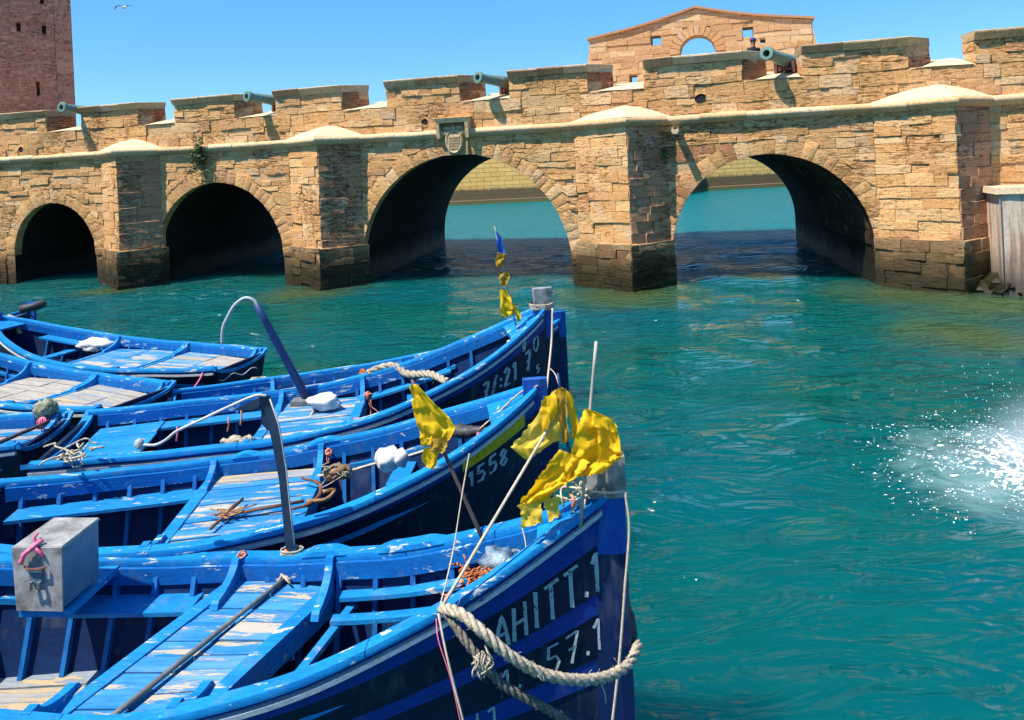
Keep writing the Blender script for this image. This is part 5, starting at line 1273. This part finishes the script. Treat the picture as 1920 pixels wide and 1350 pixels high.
# left group
m = MB(); c = b5.lap(-1.95, -.58, .80); m.blob(c, (.34, .16, .13), 3, .20, 4); put(m, 'tarp_bundle', M['foam_white'], c, 'white wrapped bundle in the farthest left boat', 'bundle')
m = MB(); c = at(84, 768, 9.3); m.blob(c, (.14, .12, .13), 3, .25, 6); put(m, 'net_float', M['net'], c, 'round green net float on the left edge boat rail', 'float')
m = MB(); c = at(84, 788, 9.28); m.box(c, (.22, .08, .16)); put(m, 'float_block', M['slate'], c, 'dark block under the round net float', 'block', smooth=False)
e = empty('boat_hook', at(0, 828, 8.4)); tag(e, 'wooden boat hook lying on the left edge boat deck', 'pole')
pole(at(-20, 838, 8.3), at(92, 790, 9.0), .028, .02, 'pole_dark', e, 'shaft')
knot(at(78, 792, 9.0), .05, 'cord_pink', 'pink cord tangle under the round net float', 6, tail=.3)
m = MB(); c = b8.lap(.0, 0, b8.zg(1) + .04); m.sweep([[c + Vector((math.cos(t) * (.21 + .075 * math.cos(q)), math.sin(t) * (.19 + .075 * math.cos(q)), .09 * math.sin(q) + .03 * math.cos(t))) for q in np.linspace(0, 2 * math.pi, 9)[:-1]] for t in np.linspace(0, 2 * math.pi, 22)], cap=False); put(m, 'tyre_fender', M['rubber'], c, 'black rubber ring round the stem at the left edge', 'fender')
rope('pale rope lying on the rail of the farthest left boat', [at(2, 600, 14.6), at(18, 595, 14.4), at(30, 603, 14.3), at(36, 625, 14.2)], .05, 'rope', 'mooring_line', 'line')
rope('pinkish cord between the farthest left boat and its neighbour', [at(382, 694, 11.7), at(374, 712, 11.3), at(360, 732, 10.8)], .012, 'cord_pink', 'mooring_line', 'line', .1)
m = MB(); Q = [at(410 + 6 * i, 712 - 1.1 * i * 1.6 + 4 * math.sin(i * 1.05), 11.62 + i * .052) for i in range(13)]; m.tube(smooth_path(Q, 3), .010, 5); put(m, 'painted_wave', M['letter'], Q[0], 'wavy pale cord on the dark transom at the left', 'cord')
m = MB(); c = at(488, 716, 11.6)
for k in range(6): m.tube([c + Vector((random.gauss(0, .03) + math.cos(t) * .10, math.sin(t) * .06, math.sin(t + k) * .06)) for t in np.linspace(0, 6.28, 12)], .022, 6, jit=.2)
put(m, 'rope_tangle', M['rope'], c, 'tangle of rope at the transom corner of the farthest left boat', 'rope')
m = MB()
for k in range(16):
    c = at(135 + random.gauss(0, 14), 852 + random.gauss(0, 6), 7.3 + random.gauss(0, .1)); P = [c]
    for j in range(4): P.append(P[-1] + Vector((random.gauss(0, .07), random.gauss(0, .05), random.gauss(0, .03))))
    m.tube(smooth_path(P, 3), .010, 5)
put(m, 'cord_tangle', M['rope'], at(135, 856, 7.3), 'tangle of cords in the stern of the high bowed boat', 'rope')

# ------------------------------------------------------------------ gull, person, splash
e = empty('seagull', at(233, 14, 42)); tag(e, 'white gull flying high left of centre in the sky', 'bird')
m = MB(); m.lathe([(-.22, .005), (-.12, .05), (0, .075), (.12, .06), (.18, .045), (.24, .03), (.29, .004)], 10, ((0, 0, 0), (.8, -.5, .1))); m.build('body', M['foam_white'], e, True)
for sx, tipz in ((-1, -.16), (1, -.05)):
    m = MB(); prof = [(0, .09, .0), (.22, .10, .12), (.45, .075, .10), (.62, .02, tipz + .04)]
    rings = [[(sx * x, -w, z), (sx * x, 0, z + .02), (sx * x, w, z), (sx * x, 0, z - .008)] for x, w, z in prof]
    m.sweep(rings); m.build('wing', M['pole_grey'] if sx < 0 else M['tin'], e, True)
M['skin'] = simple('skin', (0.30, 0.16, 0.10), (0.24, 0.12, 0.08), .6, 6, .1, .002); M['jacket'] = simple('dark_jacket', (0.012, 0.014, 0.025), (0.02, 0.022, 0.035), .85, 10, .4, .01)
M['capc'] = simple('blue_cap', (0.02, 0.03, 0.12), (0.03, 0.04, 0.16), .8, 10, .3, .005); M['trousers'] = simple('grey_trousers', (0.06, 0.06, 0.07), (0.09, 0.09, 0.10), .85, 10, .4, .01)
def person():
    base = bw(3.72, 1.95, 5.70); e = empty('person', base, -TH + R(35)); tag(e, 'person in dark jacket and blue cap behind the battlement by the cannon', 'person')
    V = [(0, 0, .95), (0, 0, 1.15), (0, 0, 1.36), (0, 0, 1.48), (0, -.02, 1.56), (0, -.03, 1.66), (0, -.02, 1.75)]; Ed = [(0, 1), (1, 2), (2, 3), (3, 4), (4, 5), (5, 6)]
    Rd = [(.15, .11), (.145, .11), (.17, .12), (.09, .08), (.052, .055), (.078, .095), (.06, .075)]
    for sx in (-1, 1):
        i = len(V); V += [(sx * .17, 0, 1.43), (sx * .24, .0, 1.17), (sx * .20, -.16, 1.0), (sx * .17, -.24, 1.0)]; Ed += [(2, i), (i, i + 1), (i + 1, i + 2), (i + 2, i + 3)]; Rd += [(.065, .065), (.05, .05), (.038, .038), (.03, .045)]
        i = len(V); V += [(sx * .10, 0, .88), (sx * .11, -.02, .50), (sx * .11, .02, .09), (sx * .12, -.14, .04)]; Ed += [(0, i), (i, i + 1), (i + 1, i + 2), (i + 2, i + 3)]; Rd += [(.095, .09), (.065, .065), (.045, .045), (.045, .035)]
    me = bpy.data.meshes.new('body'); me.from_pydata(V, Ed, []); o = bpy.data.objects.new('body', me); COL.objects.link(o)
    sk = o.modifiers.new('skin', 'SKIN'); 
    for v, r in zip(me.skin_vertices[0].data, Rd): v.radius = r
    me.skin_vertices[0].data[0].use_root = True
    o.modifiers.new('sub', 'SUBSURF').levels = 2
    dg = bpy.context.evaluated_depsgraph_get(); em = bpy.data.meshes.new_from_object(o.evaluated_get(dg)); o.modifiers.clear(); o.data = em; o.parent = e
    em.materials.clear()
    for k in ('skin', 'jacket', 'trousers'): em.materials.append(M[k])
    for p in em.polygons:
        c = p.center; p.use_smooth = True
        p.material_index = 2 if c.z < .93 and abs(c.x) < .165 and c.y > -.2 else (0 if c.z > 1.5 or c.y < -.2 else 1)
    m = MB(); m.lathe([(0, .098), (.03, .104), (.07, .098), (.105, .07), (.12, .01)], 16, ((0, -.02, 1.685), (0, 0, 1))); m.sweep([[(x, -.10, 1.69), (x * .8, -.20, 1.675), (x * .8, -.20, 1.685), (x, -.10, 1.70)] for x in (-.08, 0, .08)]); m.build('cap', M['capc'], e, True)
    m = MB(); m.blob((0, -.128, 1.645), (.015, .024, .026), 1, 0); m.build('nose', M['skin'], e, True)
    for sx in (-1, 1):
        m = MB(); m.blob((sx * .083, -.02, 1.655), (.012, .022, .032), 1, 0); m.build('ear', M['skin'], e, True)
        m = MB(); m.blob((sx * .032, -.112, 1.668), (.012, .010, .008), 1, 0); m.build('eye', M['bore'], e, True)
    m = MB(); m.blob((0, -.113, 1.605), (.026, .008, .006), 1, 0); m.build('mouth', M['cord_red'], e, True)
person()
def splash():
    rg = random.Random(21); t = NT('white_water'); t.out((0.86, 0.89, 0.92), 0.35); t.b.inputs['Subsurface Weight'].default_value = 0.0
    c = Vector((6.25, 8.35, 0)); m = MB()
    def flake(x, y, s, z=.03):
        n = rg.randint(5, 7); a0 = rg.uniform(0, 6.28); el = rg.uniform(1.0, 2.6); an = rg.gauss(0, .5)
        P = []
        for k in range(n):
            a = a0 + 2 * math.pi * k / n; r = s * rg.uniform(.4, 1.2); u, v = math.cos(a) * r * el, math.sin(a) * r
            P.append((x + u * math.cos(an) - v * math.sin(an), y + u * math.sin(an) + v * math.cos(an), z + rg.uniform(-.004, .008)))
        P.append((x, y, z + s * .35)); m.add(P, [(k, (k + 1) % n, n) for k in range(n)])
    for k in range(6500):      # foam lace, gathered along wandering streaks
        a = rg.uniform(0, 6.28); r = abs(rg.gauss(0, 1)) * 1.15; x, y = c.x + math.cos(a) * r * 1.15, c.y + math.sin(a) * r * 1.1
        nz = mnoise.noise(Vector((x * 1.1, y * 2.0, 3.0))); nz2 = mnoise.noise(Vector((x * 3.2, y * 4.6, 9.0)))
        if r > 2.0: continue
        if abs(nz) > .16 + .35 * math.exp(-r * 1.6) and abs(nz2) > .10: continue
        flake(x, y, rg.uniform(.004, .015) * (1.3 if r < .8 else .7), .03 + .05 * math.exp(-r * r * 1.5))
    for k in range(420):
        x, y = c.x + rg.gauss(-.1, .42), c.y + rg.gauss(0, .5); flake(x, y, rg.uniform(.012, .035), .05 + .05 * rg.random())
    tag(put(m, 'foam', t.m, (c.x, c.y, 0), smooth=True), 'white foam lace around the splash at the right edge', 'foam', kind='stuff')
    m = MB(); bm = bmesh.new(); bmesh.ops.create_icosphere(bm, subdivisions=1, radius=1.0); iv = [v.co.copy() for v in bm.verts]; fc = [tuple(v.index for v in f.verts) for f in bm.faces]; bm.free()
    for k in range(3600):
        a = rg.uniform(0, 6.28); vh = min(1.7, abs(rg.gauss(.5, .8))); tt = rg.random(); vz = rg.uniform(.8, 4.6)
        ti = rg.uniform(.02, vz / 4.9); p = c + Vector((math.cos(a) * vh * ti * 1.6, math.sin(a) * vh * ti * 1.6, vz * ti - 4.9 * ti * ti))
        r = rg.uniform(.0015, .005); st = rg.uniform(1, 2.2)
        m.add([(p.x + q.x * r, p.y + q.y * r, p.z + .02 + q.z * r * st) for q in iv], fc)
    for k in range(40):        # torn sheets of water
        a = rg.uniform(0, 6.28); r0 = rg.uniform(.1, .6); P = []
        q = c + Vector((math.cos(a) * r0, math.sin(a) * r0, .02))
        for j in range(5): P.append(q.copy()); q = q + Vector((math.cos(a) * rg.uniform(.02, .10), math.sin(a) * .08, rg.uniform(.02, .14) * (1 - j * .2)))
        m.tube(smooth_path(P, 3), [.022 * (1 - i / 14) + .004 for i in range(13)], 5, jit=.4)
    tag(put(m, 'water_splash', t.m, (c.x, c.y, 0), smooth=True), 'spray of white droplets thrown up at the right edge', 'splash', kind='stuff')
splash()
t = NT('spray_mist'); t.t.nodes.remove(t.b); pv = t.n('VolumePrincipled'); tc = t.n('TexCoord').outputs['Object']; ln = t.n('VectorMath', operation='LENGTH', i_0=t.n('VectorMath', operation='DIVIDE', i_0=tc, i_1=(1.15, 1.15, 0.95)).outputs[0]).outputs['Value']
fall = t.math('MAXIMUM', t.math('SUBTRACT', 1.0, ln), 0.0); nz_ = t.math('MULTIPLY', t.noise(tc, 2.5, 3, 0.6), 2.0)
t.put(pv.inputs['Density'], t.math('MULTIPLY', t.math('MULTIPLY', t.math('MULTIPLY', fall, fall), nz_), 3.2)); pv.inputs['Color'].default_value = (0.95, 0.97, 1, 1); pv.inputs['Anisotropy'].default_value = 0.2
t.t.links.new(pv.outputs[0], t.t.nodes['Material Output'].inputs['Volume'])
m = MB(); m.blob((6.5, 8.6, .25), (1.25, 1.25, 1.1), 3, .0, 2)
tag(put(m, 'spray_mist', t.m, (6.5, 8.6, .1)), 'thin white mist of spray over the splash at right', 'mist', kind='stuff')
